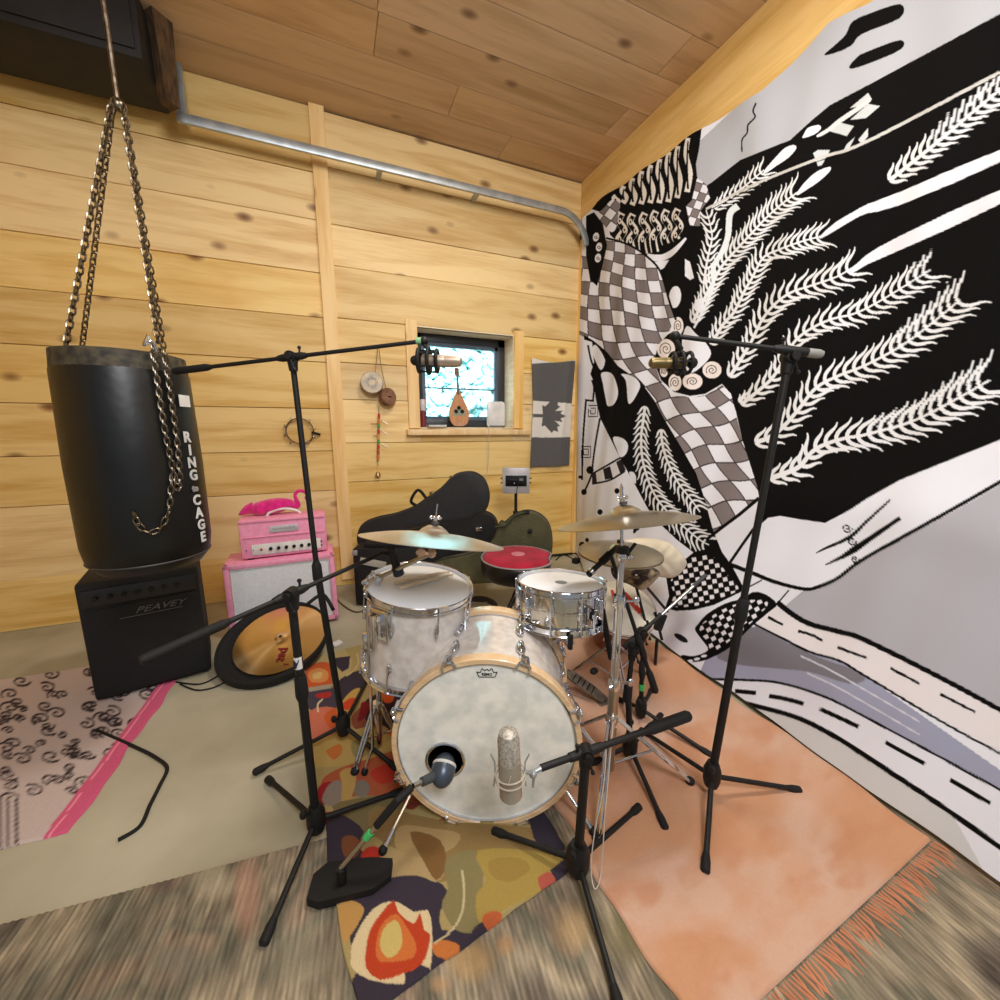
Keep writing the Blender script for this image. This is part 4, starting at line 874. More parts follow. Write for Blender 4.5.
# ---- right cymbal stand with crash on top and hats in front
rb_ = onz(608, 786, 0); rt = Q(622, 556, fd(rb_)+.03)
print('stand R', rb_, rt)
rs = thing('cymbal_stand', 'thick chrome cymbal stand rising right of the snare drum', 'stand', (rb_.x, rb_.y, 0))
b0 = Vector((rb_.x, rb_.y, .08)); m1 = b0.lerp(rt, .42); m2 = b0.lerp(rt, .8)
MB().tube([b0, m1], .0195, 14).build('lower_tube', NIK, rs); MB().tube([m1, m2], .0155, 14).build('middle_tube', CHR, rs); MB().tube([m2, rt], .0105, 14).build('upper_tube', CHR, rs)
for k, m_ in enumerate((m1, m2)):
    b = MB(); b.lathe([(0, -.022), (.022, -.022), (.024, 0), (.022, .022), (0, .022)], m_, rt-b0, 16); b.tube([m_, m_+Vector((.055, -.02, 0))], .005, 8); b.ball(m_+Vector((.06, -.022, 0)), (.014, .007, .018), 10); b.tube([m_, m_+Vector((-.04, -.02, 0))], .006, 8); b.build('height_clamp', CHR, rs)
top = Q(625, 517, fd(rt)+.01); ax2 = (Vector((0, 0, 1))-vx*.115+vy*.185).normalized()
b = MB(); b.ball(rt, (.02, .02, .026), 12); b.tube([rt, top+ax2*.11], .0055, 8); b.ball(rt+Vector((.018, -.02, 0)), .012, 10); b.build('cymbal_tilter', CHR, rs)
b = MB(); b.tube([rt+Vector((.02, 0, .0)), rt+Vector((.05, -.01, .045))], [.007, .006], 8); b.lathe([(0, .012), (.024, .012), (.024, .035), (0, .035)], rt, rt-b0, 16); b.build('tilter_knob', BLK, rs)
rc = cymbal('ride_cymbal', 'thin golden ride cymbal on top of the right chrome stand', top-ax2*.02, ax2, .243, BRZ, .06, .034)
felt_wing(rs, top+ax2*.045, ax2)
tripod(rs, (rb_.x, rb_.y, 0), .30, .30, (onz(690, 781, .03), onz(597, 838, .03), math.radians(110)))
# hi-hat pair behind it
hb_ = Vector((0,0,0)); hh = Q(620, 550, 1.92); hx = hh
print('hat', hh)
hax = Vector((.0, -.03, 1)).normalized()
hs = thing('hi_hat_stand', 'chrome hi-hat stand with pedal behind the right cymbal stand', 'stand', (hh.x, hh.y, 0))
h1 = cymbal('hi_hat_cymbal', 'upper greenish gold hi-hat cymbal right of the snare', hh+Vector((0, 0, -.012)), hax, .205, BRZ, .05, .022)
h2 = cymbal('hi_hat_cymbal', 'lower upturned hi-hat cymbal directly under the upper one', hh+Vector((0, 0, -.022)), -hax, .205, BRZ, .05, .022)
MB().tube([(hh.x, hh.y, .1), (hh.x, hh.y, .5)], .014, 12).build('lower_tube', CHR, hs); MB().tube([(hh.x, hh.y, .48), hh+Vector((0, 0, -.06))], .010, 12).build('upper_tube', CHR, hs); MB().tube([(hh.x, hh.y, .5), hh+Vector((0, 0, .12))], .003, 8).build('pull_rod', CHR, hs)
b = MB(); b.lathe([(0, .02), (.018, .02), (.018, .05), (0, .05)], hh, (0,0,1), 14); b.build('clutch', BLK, hs)
tripod(hs, (hh.x, hh.y, 0), .28, .25, (math.radians(250), math.radians(10), math.radians(130)))
pd = onz(592, 682, .03)
PED = mat('worn_pedal_steel', (150,142,130), .45, .6, col2=(110,100,88), scale=30)
def pedal(root, toe, heel, m=PED, w=.085):
    d = (Vector(toe)-Vector(heel)); L_ = d.length; M = Matrix((d.normalized().cross(Vector((0,0,1))), d.normalized(), d.normalized().cross(Vector((0,0,1))).cross(d.normalized()))).transposed()
    prof = [(-w*.35, 0), (w*.35, 0), (w*.5, L_*.35), (w*.5, L_*.8), (w*.28, L_), (-w*.28, L_), (-w*.5, L_*.8), (-w*.5, L_*.35)]
    MB().prism(prof, heel, M, .008).build('footboard', m, root)
    b = MB()
    for k in range(5): b.box(Vector(heel)+d*(.3+.12*k)+M.col[2]*.010, (w*.7, .006, .004), M)
    b.build('tread', RUB, root)
    hb2 = Vector(heel); MB().box((hb2.x, hb2.y, .018), (w*.9, .05, .012), M if False else None, bev=.003).build('heel_plate', m, root)
pedal(hs, onz(566, 672, .12), onz(604, 700, .03))
# bass drum pedal behind the drum
bp_ = thing('bass_drum_pedal', 'dark bass drum pedal clamped behind the bass drum', 'pedal', tuple(Vector((bdC.x, bdC.y, 0))+axv*(dep+.12)))
pb_ = Vector((bdC.x, bdC.y, 0))+axv*(dep+.06)
pedal(bp_, pb_+Vector((0, 0, .10))+axv*.0, pb_+axv*.27+Vector((0, 0, .035)), BLK)
sd_ = Vector((axv.y, -axv.x, 0)); b = MB()
for s_ in (-1, 1): b.tube([pb_+sd_*s_*.055+Vector((0, 0, .03)), pb_+sd_*s_*.055+Vector((0, 0, .24))], .008, 10)
b.tube([pb_+sd_*.055+Vector((0, 0, .235)), pb_-sd_*.055+Vector((0, 0, .235))], .008, 10); b.build('pedal_frame', NIK, bp_)
b = MB(); b.tube([pb_+Vector((0, 0, .235)), pb_-axv*.02+Vector((0, 0, .38))], .004, 8); b.ball(pb_-axv*.03+Vector((0, 0, .38)), (.025, .03, .02), 12); b.build('beater', mat('felt_beater', (150,140,120), .9), bp_)
# snare stand with basket
sc_ = s0-sax*(sh+.05); sl = Vector((sc_.x, sc_.y, 0)); ss_ = thing('snare_stand', 'chrome snare stand with black rubber tipped arms under the snare', 'stand', tuple(sl))
MB().tube([(sl.x, sl.y, .12), (sl.x, sl.y, sc_.z-.04)], .0125, 12).build('pole', CHR, ss_)
b = MB(); b.ball((sl.x, sl.y, sc_.z-.03), (.028, .028, .034), 12); b.lathe([(0, -.15), (.021, -.15), (.023, -.05), (0, -.05)], sc_, (0,0,1), 14); b.tube([sc_+Vector((-.02, -.02, -.03)), sc_+Vector((-.05, -.045, -.03))], .007, 8); b.tube([sc_+Vector((.02, -.02, -.05)), sc_+Vector((.05, -.04, -.06))], .006, 8); b.build('basket_tilter', CHR, ss_)
for a in (250, 10, 130):
    d = Vector((math.cos(math.radians(a)), math.sin(math.radians(a)), 0)); b = MB()
    b.tube([sc_+Vector((0,0,-.02)), sc_+d*.12+Vector((0,0,-.0)), sc_+d*(sr_+.026)+Vector((0,0,.02)), sc_+d*(sr_+.028)+Vector((0,0,.07))], .006, 8); am = b.build('basket_arm', CHR, ss_)
    MB().tube([sc_+d*(sr_+.026)+Vector((0,0,.02)), sc_+d*(sr_+.030)+Vector((0,0,.075))], .010, 10).build('rubber_grip', RUB, am)
MB().tube([Q(602, 610, fd(s0)-.10), Q(611, 658, fd(s0)-.08), Q(619, 653, fd(s0)-.06)], [.013, .012, .010], 10).build('rubber_arm', RUB, ss_)
MB().ball(Q(594, 671, fd(s0)-.08), (.020, .014, .014), 10).build('wing_knob', RUB, ss_)
tripod(ss_, tuple(sl), .20, .24, (math.radians(-60), math.radians(60), math.radians(180)))
# ---- drum throne
tc_ = Q(518, 556, 2.42); print('THRONE', tc_)
tn = thing('drum_throne', 'drum throne with a red saddle seat and black sides before the green gig bag', 'stool', (tc_.x, tc_.y, 0))
REDV = mat('red_velour', (168,8,50), .9, 0, col2=(136,4,36), scale=10, sheen=.08, bump=.2)
Mt = Matrix((vx, vy, Vector((0,0,1)))).transposed()
pr_s = []
for k in range(40):
    a = 2*math.pi*k/40; rx, ry = .230, .235; x = rx*math.cos(a); y = ry*math.sin(a); nt2 = 1-.16*math.exp(-((a-math.radians(352)+math.pi) % (2*math.pi)-math.pi)**2/.10); pr_s.append((x*nt2, y*nt2))
def saddle(b, lay, o):
    vs = []; n_ = len(pr_s)
    for (sc, z) in lay: vs += [Vector(o)+Mt @ Vector((x*sc, y*sc, z)) for x, y in pr_s]
    vs.append(Vector(o)+Vector((0, 0, lay[-1][1]))); k = len(lay); fs = [(i*n_+j, i*n_+(j+1) % n_, (i+1)*n_+(j+1) % n_, (i+1)*n_+j) for i in range(k-1) for j in range(n_)]+[((k-1)*n_+j, (k-1)*n_+(j+1) % n_, len(vs)-1) for j in range(n_)]
    b.add(vs, fs)
b = MB(); saddle(b, [(.5, -.125), (.93, -.12), (1.0, -.10), (1.02, -.05), (1.0, -.02), (.97, -.008)], tc_); b.build('seat_side', mat('black_vinyl', (22,21,22), .35), tn, smooth=60)
b = MB(); saddle(b, [(.97, -.010), (.90, .004), (.7, .012), (.4, .012)], tc_); b.build('seat_top', REDV, tn, smooth=60)
b = MB(); vs = [tc_+Mt @ Vector((x*1.0, y*1.0, -.006)) for x, y in pr_s]; b.tube(vs+[vs[0]], .005, 6); b.build('piping', mat('grey_piping', (150,146,146), .5), tn)
b = MB(); b.lathe([(0, .0130), (.042, .0130), (.042, .0152), (0, .0152)], tc_, (0, 0, 1), 28); b.build('badge', mat('pale_badge', (214,150,160), .4), tn)
b = MB(); b.torus(tc_+Vector((0,0,.0155)), (0,0,1), .030, .0018, 28, 6); 
for k in range(3): b.ball(tc_+vx*(-.012+.012*k)+Vector((0,0,.0155)), (.005, .006, .0015), 8)
b.build('badge_ring', mat('red_print', (170,40,70), .5), tn)
MB().tube([(tc_.x, tc_.y, .12), (tc_.x, tc_.y, tc_.z-.12)], .016, 12).build('pole', BLK, tn)
for a in (205, 325, 85):
    d = Vector((math.cos(math.radians(a)), math.sin(math.radians(a)), 0)); ft = Vector((tc_.x, tc_.y, .035))+d*.27
    b = MB()
    for s_ in (-1, 1): o_ = Vector((-d.y, d.x, 0))*.010*s_; b.tube([Vector((tc_.x, tc_.y, .36))+d*.02+o_, ft+o_], .007, 8)
    lg = b.build('leg', BLK, tn); MB().ball(ft, (.02, .02, .018), 10).build('rubber_foot', RUB, lg)
    b = MB(); b.tube([Vector((tc_.x, tc_.y, .17)), ft+(Vector((tc_.x, tc_.y, .36))-ft)*.5], .005, 8); b.build('brace', BLK, tn)
# ================================================================ MICROPHONE STANDS
def ext(p, q, xpx):
    # point on the 3-D line from q through p whose picture column is xpx
    d = (p-q).normalized(); lo, hi = 0., 1.5
    for _ in range(40):
        m = (lo+hi)/2; w = p+d*m
        if (proj(*w)[0] > xpx) == (proj(*p)[0] > xpx): lo = m
        else: hi = m
    return p+d*lo
GRNT = mat('green_tape', (70,200,110), .6); GREY = mat('grey_cap', (150,150,145), .5); SILV = mat('silver_tube', (200,200,196), .25, 1.0)
def wing(b, p, d, l=.028):
    b.tube([p, p+d*l], .0035, 6); b.ball(p+d*l, (.007, .007, .007), 8)
def mic_stand(label, hub, feet, joint, top, boom_a, boom_b, r=(.0125, .0095), grip=.25, rb=.0075, sticker=None, hubr=.030, name='microphone_stand', capmat=None, leg_r=.009):
    rt_ = thing(name, label, 'microphone stand', (hub.x, hub.y, 0))
    b = MB(); b.lathe([(0, -.045), (hubr*.8, -.045), (hubr, -.02), (hubr, .02), (hubr*.65, .05), (0, .05)], hub, (0, 0, 1), 18)
    b.tube([hub+Vector((0,0,.02)), hub+Vector((-.03,-.02,.045))], .005, 6); b.ball(hub+Vector((-.034,-.022,.05)), (.012,.012,.016), 8); b.build('leg_hub', BLK, rt_)
    for f in feet:
        d = (f-hub); b = MB(); a = hub+Vector((d.x, d.y, 0)).normalized()*hubr*.6+Vector((0, 0, -.012)); b.tube([a, f+Vector((0, 0, .006))], leg_r, 10)
        lg = b.build('leg', BLK, rt_); e = (f-a).normalized(); MB().tube([f-e*.05+Vector((0,0,.005)), f-e*.03+Vector((0,0,.004)), f+Vector((0,0,.004)), f+e*.006+Vector((0,0,.003))], [.010, .014, .0145, .009], 12).build('rubber_foot', RUB, lg)
    up = (joint-hub); MB().tube([hub, joint], r[0], 14).build('lower_tube', BLK, rt_)
    if (joint-top).length > .05:
        u = (top-joint).normalized(); MB().tube([joint, top], r[1], 14).build('upper_tube', BLK, rt_)
        MB().tube([joint-u*.05, joint-u*.035, joint+u*.02, joint+u*.035], [r[0]*1.15, r[0]*1.45, r[0]*1.35, r[1]*1.2], 14).build('height_clutch', RUB, rt_)
    bd_ = (boom_b-boom_a).normalized(); n_ = Vector((-SY, -CY, 0))
    b = MB(); b.tube([top-(top-joint).normalized()*.05, top], [r[1]*1.4, r[1]*1.9], 12); b.tube([top-n_*.016, top+n_*.022], .020, 14); b.tube([top+n_*.02, top+n_*.034], .013, 12); wing(b, top+n_*.02, Vector((.3, -.2, -1)).normalized(), .05); b.build('boom_joint', BLK, rt_)
    t2 = top+Vector((0, 0, .022)); sh = t2-top
    MB().tube([boom_a+sh*0+Vector((0,0,.02)), boom_b+Vector((0,0,.0))], rb, 12).build('boom_arm', BLK, rt_)
    ln = (boom_b-boom_a).length; c_ = boom_a+Vector((0,0,.02)); e_ = (boom_b-c_).normalized()
    kk = (top-c_).dot(e_); pm = c_+e_*kk
    b = MB(); b.tube([pm-e_*.055, pm-e_*.035, pm+e_*.035, pm+e_*.055], [rb*1.3, .014, .014, rb*1.3], 12); wing(b, pm+e_*.03, Vector((0,0,1)), .03); b.build('boom_clamp', BLK, rt_)
    if grip:
        b = MB(); b.tube([c_-e_*.01, c_, c_+e_*grip, c_+e_*(grip+.02)], [rb*1.3, rb*1.75, rb*1.75, rb*1.1], 14); b.build('boom_grip', capmat or RUB, rt_)
    if sticker:
        q, rad = sticker; M = frame((joint-hub).normalized(), n_); b = MB(); vs = []; 
        for i in range(9):
            a = math.radians(270-40+10*i)
            for z in (-.022, .022): vs.append(q+M @ Vector((math.cos(a)*(rad+.0008), -math.sin(a)*(rad+.0008), z)))
        # strip wrapped on the side facing the viewer
        vs = []
        side = M.col[2].cross(n_).normalized()
        for i in range(11):
            a = math.radians(-75+15*i)
            for z in (-.020, .020): vs.append(q+(n_*math.cos(a)+side*math.sin(a))*(rad+.0008)+M.col[2]*z)
        b.add(vs, [(2*i, 2*i+1, 2*i+3, 2*i+2) for i in range(10)]); st_ = b.build('label_sticker', WHITE, rt_)
        Ms = Matrix((side*-1, M.col[2], n_)).transposed()
        if Ms.determinant() < 0: Ms = Matrix((side, M.col[2], n_)).transposed()
        b = MB(); b.prism([(-.009,-.016),(-.002,-.016),(.009,.010),(.009,.016),(.001,.002),(-.006,.012),(-.009,.012)], q+n_*(rad+.0005), Ms, .0012); b.build('sticker_mark', mat('navy_print', (26,36,70), .5), st_)
    return rt_
# front left stand reaching to the tom
hA = onz(316, 818, .10); DA = fd(hA); topA = Q(291, 594, DA+.0); tipA = Q(383, 553, 1.46); endA = ext(topA, tipA, 146)
A = mic_stand('low black boom stand nearest the left, arm crossing the pink amplifier to the tom', hA, [onz(264, 944, .016), onz(268, 780, .016), onz(402, 792, .016)], hA.lerp(topA, .62), topA, endA-Vector((0,0,.02)), tipA, r=(.0135, .0125), grip=.16, sticker=(hA.lerp(topA, .72), .0125))
# tall left overhead
hB = onz(343, 724, .12); DB = fd(hB); jB = Q(317, 570, DB); topB = Q(292, 357, DB); tipB = Q(424, 341, DB-.02); endB = ext(topB, tipB, 176)
mic_stand('tall black boom stand with its arm high before the left wall and window', hB, [onz(255, 773, .016), onz(398, 770, .016), onz(374, 668, .016)], jB, topB, endB-Vector((0,0,.02)), tipB, r=(.0135, .0105), grip=.12)
# tall right overhead
hC = onz(712, 774, .12); DC = fd(hC); jC = Q(742, 608, DC); topC = Q(789, 357, DC); tipC = Q(675, 336, DC+.05); endC = Q(819, 354, DC-.03)
mic_stand('tall black boom stand standing against the tapestry at right', hC, [onz(705, 872, .016), onz(799, 791, .016), onz(641, 731, .016)], jC, topC, endC-Vector((0,0,.02)), tipC, r=(.014, .011), grip=.03, capmat=GREY)
# front centre short stand
hD = onz(578, 858, .09); DD = fd(hD); topD = Q(586, 752, DD+.01); tipD = Q(541, 768, DD-.04); endD = ext(topD, tipD, 687)
mic_stand('short black boom stand in front, holding the silver microphone before the bass drum', hD, [onz(494, 832, .016), onz(639, 808, .016), onz(622, 1018, .016)], hD.lerp(topD, .9), topD, endD-Vector((0,0,.02)), tipD, r=(.0145, .012), grip=.14, rb=.010, hubr=.036)
# snare microphone stand behind
hF = onz(630, 745, .10); DF = fd(hF); topF = Q(633, 648, DF+.02); tipF = Q(611, 556, DF+.05); endF = Q(655, 690, DF+.0)
mic_stand('small black boom stand beside the chrome stand carrying the snare microphone', hF, [onz(665, 829, .016), onz(661, 716, .016), onz(590, 765, .016)], Q(628, 690, DF+.01), topF, endF-Vector((0,0,.02)), tipF, r=(.0125, .010), grip=.07, rb=.008)
# taped stand with the pale arm toward the tapestry
hG = onz(641, 707, .09); DG = fd(hG); topG = Q(642, 632, DG+.01); tipG = Q(706, 575, DG+.10); endG = ext(topG, tipG, 626)
G_ = mic_stand('green taped boom stand with a pale arm angled up toward the checkered slippers', hG, [onz(712, 757, .016), onz(652, 690, .016), onz(618, 700, .016)], Q(642, 668, DG), topG, endG-Vector((0,0,.02)), topG.lerp(tipG, .3), r=(.0105, .008), grip=.05, rb=.009, hubr=.026)
MB().tube([topG.lerp(tipG, .22), topG.lerp(tipG, .80)], .0075, 12).build('arm_extension', SILV, G_); MB().tube([topG.lerp(tipG, .80), topG.lerp(tipG, 1.0)], [.0085, .0095], 12).build('arm_grip', mat('dark_grey_grip', (70,70,74), .7), G_)
q_ = hG.lerp(Q(642, 668, DG), .45); MB().tube([q_, q_+Vector((0,0,.03))], .0135, 12).build('tape_band', GRNT, G_)
# ---- microphones
def large_mic(name, label, head, d, r, ln, bodym, grillm, mountm=BLK, cage=True):
    """side-address microphone: head end at 'head', body running along -d"""
    d = Vector(d).normalized(); o = head; t_ = thing(name, label, 'microphone', tuple(o-d*ln))
    MB().lathe([(0, 0), (r*.85, .002), (r, .008), (r, ln*.55), (r*.98, ln*.56)], o-d*ln, d, 24).build('body', bodym, t_)
    MB().lathe([(r*.97, 0), (r*.97, ln*.30), (r*.8, ln*.40), (r*.4, ln*.445), (0, ln*.45)], o-d*ln*.45, d, 24).build('grille', grillm, t_)
    return t_
SMIC = mat('nickel_mic_body', (186,180,166), .42, .5, col2=(168,160,146), scale=12); GRL = mat('mesh_grille', (208,204,194), .5, .4, col2=(160,154,144), scale=160, detail=1)
# condenser before the bass drum
hm_ = Q(508, 729, DD-.075); dm = (Q(508, 729, DD-.075)-Q(511, 797, DD-.075)); mc = large_mic('condenser_microphone', 'silver grey condenser microphone in a wire cradle before the bass drum head', hm_, dm, .031, dm.length, SMIC, GRL)
mid_ = hm_-dm*.62; b = MB(); WR = mat('pale_elastic', (206,196,176), .6); dn = dm.normalized(); b.torus(mid_, dn, .041, .0022, 28, 6); b.torus(mid_-dn*.018, dn, .041, .0022, 28, 6)
b.build('cradle_ring', WR, mc)
for k in range(6):
    a = math.radians(60*k); M = frame(dn); p = mid_+M @ Vector((math.cos(a)*.037, math.sin(a)*.037, 0)); q = mid_-dn*.03*(1 if k % 2 else -1)+M @ Vector((math.cos(a+.5)*.026, math.sin(a+.5)*.026, 0)); MB().tube([p, q], .0014, 6).build('elastic_cord', WR, mc)
for sx in (-1, 1):
    o1 = mid_+vx*sx*.040; b = MB(); b.tube([o1+vx*sx*.004+Vector((0,0,-.045)), o1+Vector((0,0,-.01)), o1+vx*sx*.001+Vector((0,0,.03)), o1+vx*sx*.012+Vector((0,0,.055))], .0022, 6); b.build('cradle_fork', STL, mc)
b = MB(); b.tube([mid_+vx*.037, Q(533, 773, DD-.05), tipD], [.004, .007, .007], 10); b.ball(Q(533, 774, DD-.05), .012, 10); b.tube([Q(534, 774, DD-.05), Q(533, 787, DD-.05)], [.005, .0035], 8); b.build('swivel_mount', STL, mc)
# overhead microphones in shock mounts
def overhead(label, tip, ctr, d, bodym, D, size=1.0):
    d = Vector(d).normalized(); ln = .15*size; h_ = ctr+d*ln*.62; m = large_mic('condenser_microphone', label, h_, d, .022*size, ln, bodym, bodym)
    for k, (s_, rr_) in enumerate(((-.035, .040), (.0, .044), (.030, .038))): MB().torus(ctr-d*.03*size+d*s_*size, d, rr_*size, .007*size, 26, 8).build('mount_ring', RUB, m)
    for k in range(5):
        a = 2*math.pi*k/5; M = frame(d); MB().tube([ctr-d*.07*size+M @ Vector((math.cos(a)*.038*size, math.sin(a)*.038*size, 0)), ctr+d*.005+M @ Vector((math.cos(a)*.040*size, math.sin(a)*.040*size, 0))], .004*size, 6).build('mount_strut', BLK, m)
    b = MB(); b.tube([tip, tip+Vector((0, 0, -.01)), (tip+ctr-d*.03)/2+vx*.01, ctr-d*.03+Vector((0,0,.04))], [.008, .009, .008, .006], 8); b.ball(tip, .016, 10); b.ball(ctr-d*.08*size, (.018, .018, .018), 10); b.build('swivel_mount', BLK, m); return m
GOLD_ = mat('champagne_mic_body', (186,166,146), .4, .5, col2=(150,130,112), scale=10)
oh = overhead('champagne coloured condenser microphone hanging before the window pane', tipB, Q(437, 361, DB-.02), vx+Vector((0,0,-.02)), GOLD_, DB, 1.0)
q_ = tipB-vx*.012; MB().tube([q_-vx*.016, q_+vx*.016], .0125, 12).build('tape_band', mat('pale_green_tape', (150,200,150), .7), bpy.data.objects['microphone_stand.001'])
overhead('dark gold condenser microphone hanging before the tapestry spirals', tipC, Q(672, 363, DC+.05), -vx+Vector((0,0,.0)), mat('dark_gold_mic_body', (120,104,66), .4, .7), DC, .8)
# snare microphone
dS = (Q(610, 554, DF+.02)-Q(588, 575, DF-.02)); pS = Q(588, 575, DF-.02); sm = thing('snare_microphone', 'black stick microphone pointing down at the snare head', 'microphone', tuple(pS))
n_ = dS.normalized(); L_ = dS.length
MB().tube([pS-n_*.0, pS+n_*.012], [.0125, .0125], 14).build('grille', RUB, sm); MB().tube([pS+n_*.012, pS+n_*.026], .0132, 14).build('silver_collar', SILV, sm)
MB().tube([pS+n_*.026, pS+n_*.05, pS+n_*.8*L_, pS+n_*L_*1.35], [.011, .010, .012, .0105], 14).build('body', BLK, sm)
MB().tube([pS+n_*.6*L_, pS+n_*1.0*L_], .0155, 12).build('clip', RUB, sm); MB().tube([pS+n_*.8*L_, tipF], .008, 10).build('swivel_mount', BLK, sm)
# tom microphone
pT = Q(399, 574, 1.50); qT = Q(388, 541, 1.46); n_ = (qT-pT).normalized(); tmk = thing('tom_microphone', 'black stubby microphone pointing at the left tom head under the crash', 'microphone', tuple(pT))
MB().tube([pT-n_*.004, pT, pT+n_*.03, pT+n_*.034], [.012, .022, .022, .017], 16).build('grille', mat('navy_grille', (38,44,58), .6), tmk); MB().tube([pT+n_*.032, pT+n_*.12], [.017, .014], 16).build('body', BLK, tmk); MB().tube([pT+n_*.085, tipA], .007, 8).build('clip', BLK, tmk)
# kick microphone on a heavy base
kb = thing('microphone_stand', 'low microphone stand with heavy black base and green taped rod, front left of bass drum', 'microphone stand', tuple(onz(350, 888, 0)))
bc = onz(352, 886, .0); ang_ = math.radians(-14); Mk = Matrix.Rotation(ang_, 3, 'Z')
b = MB(); b.prism([(-.115,-.045),(-.08,-.06),(.07,-.05),(.12,-.02),(.12,.03),(.05,.045),(-.08,.05),(-.115,.02)], bc+Vector((0,0,.014)), Mk, .028); b.build('base_plate', RUB, kb)
r0 = onz(341, 862, .10); r0 = bc+Vector((-.065, .0, .05)); r1 = Q(398, 800, fd(bc)+.02); r0 = Q(341, 868, fd(bc)-.02)
MB().tube([Vector((r0.x, r0.y, .03)), r0], .014, 12).build('base_socket', BLK, kb)
MB().tube([r0, r1], .0072, 12).build('rod', SILV, kb); q_ = r0.lerp(r1, .48); dd_ = (r1-r0).normalized(); MB().tube([q_-dd_*.011, q_+dd_*.011], .0112, 12).build('tape_band', GRNT, kb)
r2 = Q(413, 786, fd(bc)+.06); MB().tube([r0.lerp(r1, .62), r1, r2-(r2-r1)*.1], [.0115, .0125, .0115], 12).build('rod_sleeve', RUB, kb)
km = thing('kick_microphone', 'egg shaped dark grey microphone in the bass drum port', 'microphone', tuple(r2))
r3 = hp-axv*.035+Vector((-.006, 0, -.006)); n_ = (r3-r2).normalized(); hd = hp-axv*.012+Vector((.006, 0, .012)); EGG = mat('blue_grey_mic', (84,96,112), .35, .5)
MB().tube([r2, r2.lerp(r3, .4)], .008, 10).build('silver_neck', SILV, km)
b = MB(); b.tube([r2.lerp(r3, .30), r2.lerp(r3, .95)], [.014, .016], 12); b.build('clip', mat('grey_clip', (70,78,82), .5), km)
Mr = frame((Vector((.55, .9, .55))).normalized()); b = MB(); b.ball(r3+Vector((.006, .0, .008)), (.040, .040, .052), 22, 0, Mr); b.build('body', EGG, km)
dd_ = (Vector((.55, .9, .55))).normalized(); MB().lathe([(.0385, -.004), (.0405, 0), (.0385, .006), (.036, 0)], r3+Vector((.006,0,.008))+dd_*.014, dd_, 28).build('white_ring', WHITE, km)
# ---- cables
def cable(name, label, pts, m, r=.0035, cat='cable'):
    o = MB().tube(cr(pts, 8), r, 7).build(name, m); centre(o); return tag(o, label, cat)
CW = mat('white_cable', (226,216,200), .6)
cable('cable', 'thin white cable hanging in a long V below the centre stand', [tuple(Q(607, 740, DD+.05)), tuple(Q(603, 790, DD+.02)), tuple(Q(595, 830, DD+.01)), tuple(Q(591, 868, DD-.01)), tuple(onz(595, 889, .03)), tuple(Q(601, 872, DD)), tuple(Q(605, 815, DD+.03)), tuple(Q(609, 770, DD+.06)), tuple(Q(613, 722, DD+.09))], CW, .0017)
fc = lambda L_, z=.006: [tuple(onz(x, y, z)) for x, y in L_]
cable('cable', 'thick black cable lying in a bend on the floor at the far left', fc([(96,730),(133,746),(155,757),(167,768),(160,785),(150,805),(140,826),(118,840)]), RUB, .007)
cable('cable', 'thin black cable running from the black amplifier to the cymbal bag', fc([(176,682),(200,684),(218,676),(232,668),(246,662)]), RUB, .004)
cable('cable', 'thin black cable curving on the floor under the first one', fc([(180,684),(196,690),(212,688),(226,682),(244,676)]), RUB, .004)
cable('cable', 'brown cable looped on the floor between pink speaker and black case', fc([(336,598),(344,606),(356,612),(368,609),(376,603)]), mat('brown_cable', (92,70,44), .6), .006)
cable('cable', 'short black cable on the floor in the far corner', fc([(556,560),(562,555),(568,556),(574,560)]), RUB, .006)
# ================================================================ THINGS ALONG THE WALLS
def bx3(fl, fr, depth, z0, z1, bev=.0):
    """box whose front bottom edge runs fl->fr; returns M, centre, size"""
    u = Vector((fr.x-fl.x, fr.y-fl.y, 0)); w = u.length; u.normalize(); back = Vector((-u.y, u.x, 0))
    M = Matrix((u, back, Vector((0, 0, 1)))).transposed(); c = Vector((fl.x, fl.y, 0))+u*w/2+back*depth/2; c.z = (z0+z1)/2
    return M, c, (w, depth, z1-z0), u, back
def zat(P, y):   # height above P's floor point that shows at picture row y
    lo, hi = 0., 4.
    for _ in range(40):
        m = (lo+hi)/2
        if proj(P.x, P.y, m)[1] > y: lo = m
        else: hi = m
    return lo
# ---- pink cabinet
PK1 = mat('pink_tolex', (246,164,196), .6, 0, col2=(238,150,184), scale=40, bump=.2, bscale=220)
GC = mat('pale_grille_cloth', (226,228,232), .85, 0, col2=(216,218,224), scale=60, bump=.15, bscale=400)
fr_ = onz(339, 621, 0); fl_ = onz(231, 641, 0); zt = zat(fr_, 553); print('cab', fr_, fl_, zt)
M, c, s_, u, bk_ = bx3(fl_, fr_, .30, .02, zt)
cab = thing('speaker_cabinet', 'pink speaker cabinet with pale grille behind the leaning cymbal', 'speaker', (c.x, c.y, 0))
b = MB(); w_, d_, h_ = s_; t_ = .035
b.box(c+bk_*.02, (w_, d_-.04, h_), M, bev=.012); b.build('cabinet_body', PK1, cab)
b = MB(); fo = c-bk_*(d_/2-.012)
b.box(fo+Vector((0,0,h_/2-t_/2)), (w_, .03, t_), M, bev=.008); b.box(fo-Vector((0,0,h_/2-t_/2)), (w_, .03, t_), M, bev=.008)
for s2 in (-1, 1): b.box(fo+u*s2*(w_/2-t_/2), (t_, .03, h_), M, bev=.008)
b.build('front_frame', PK1, cab)
MB().box(fo+bk_*.006, (w_-2*t_+.004, .012, h_-2*t_+.004), M).build('grille_cloth', GC, cab)
b = MB(); gw, gh = w_/2-t_-.004, h_/2-t_-.004
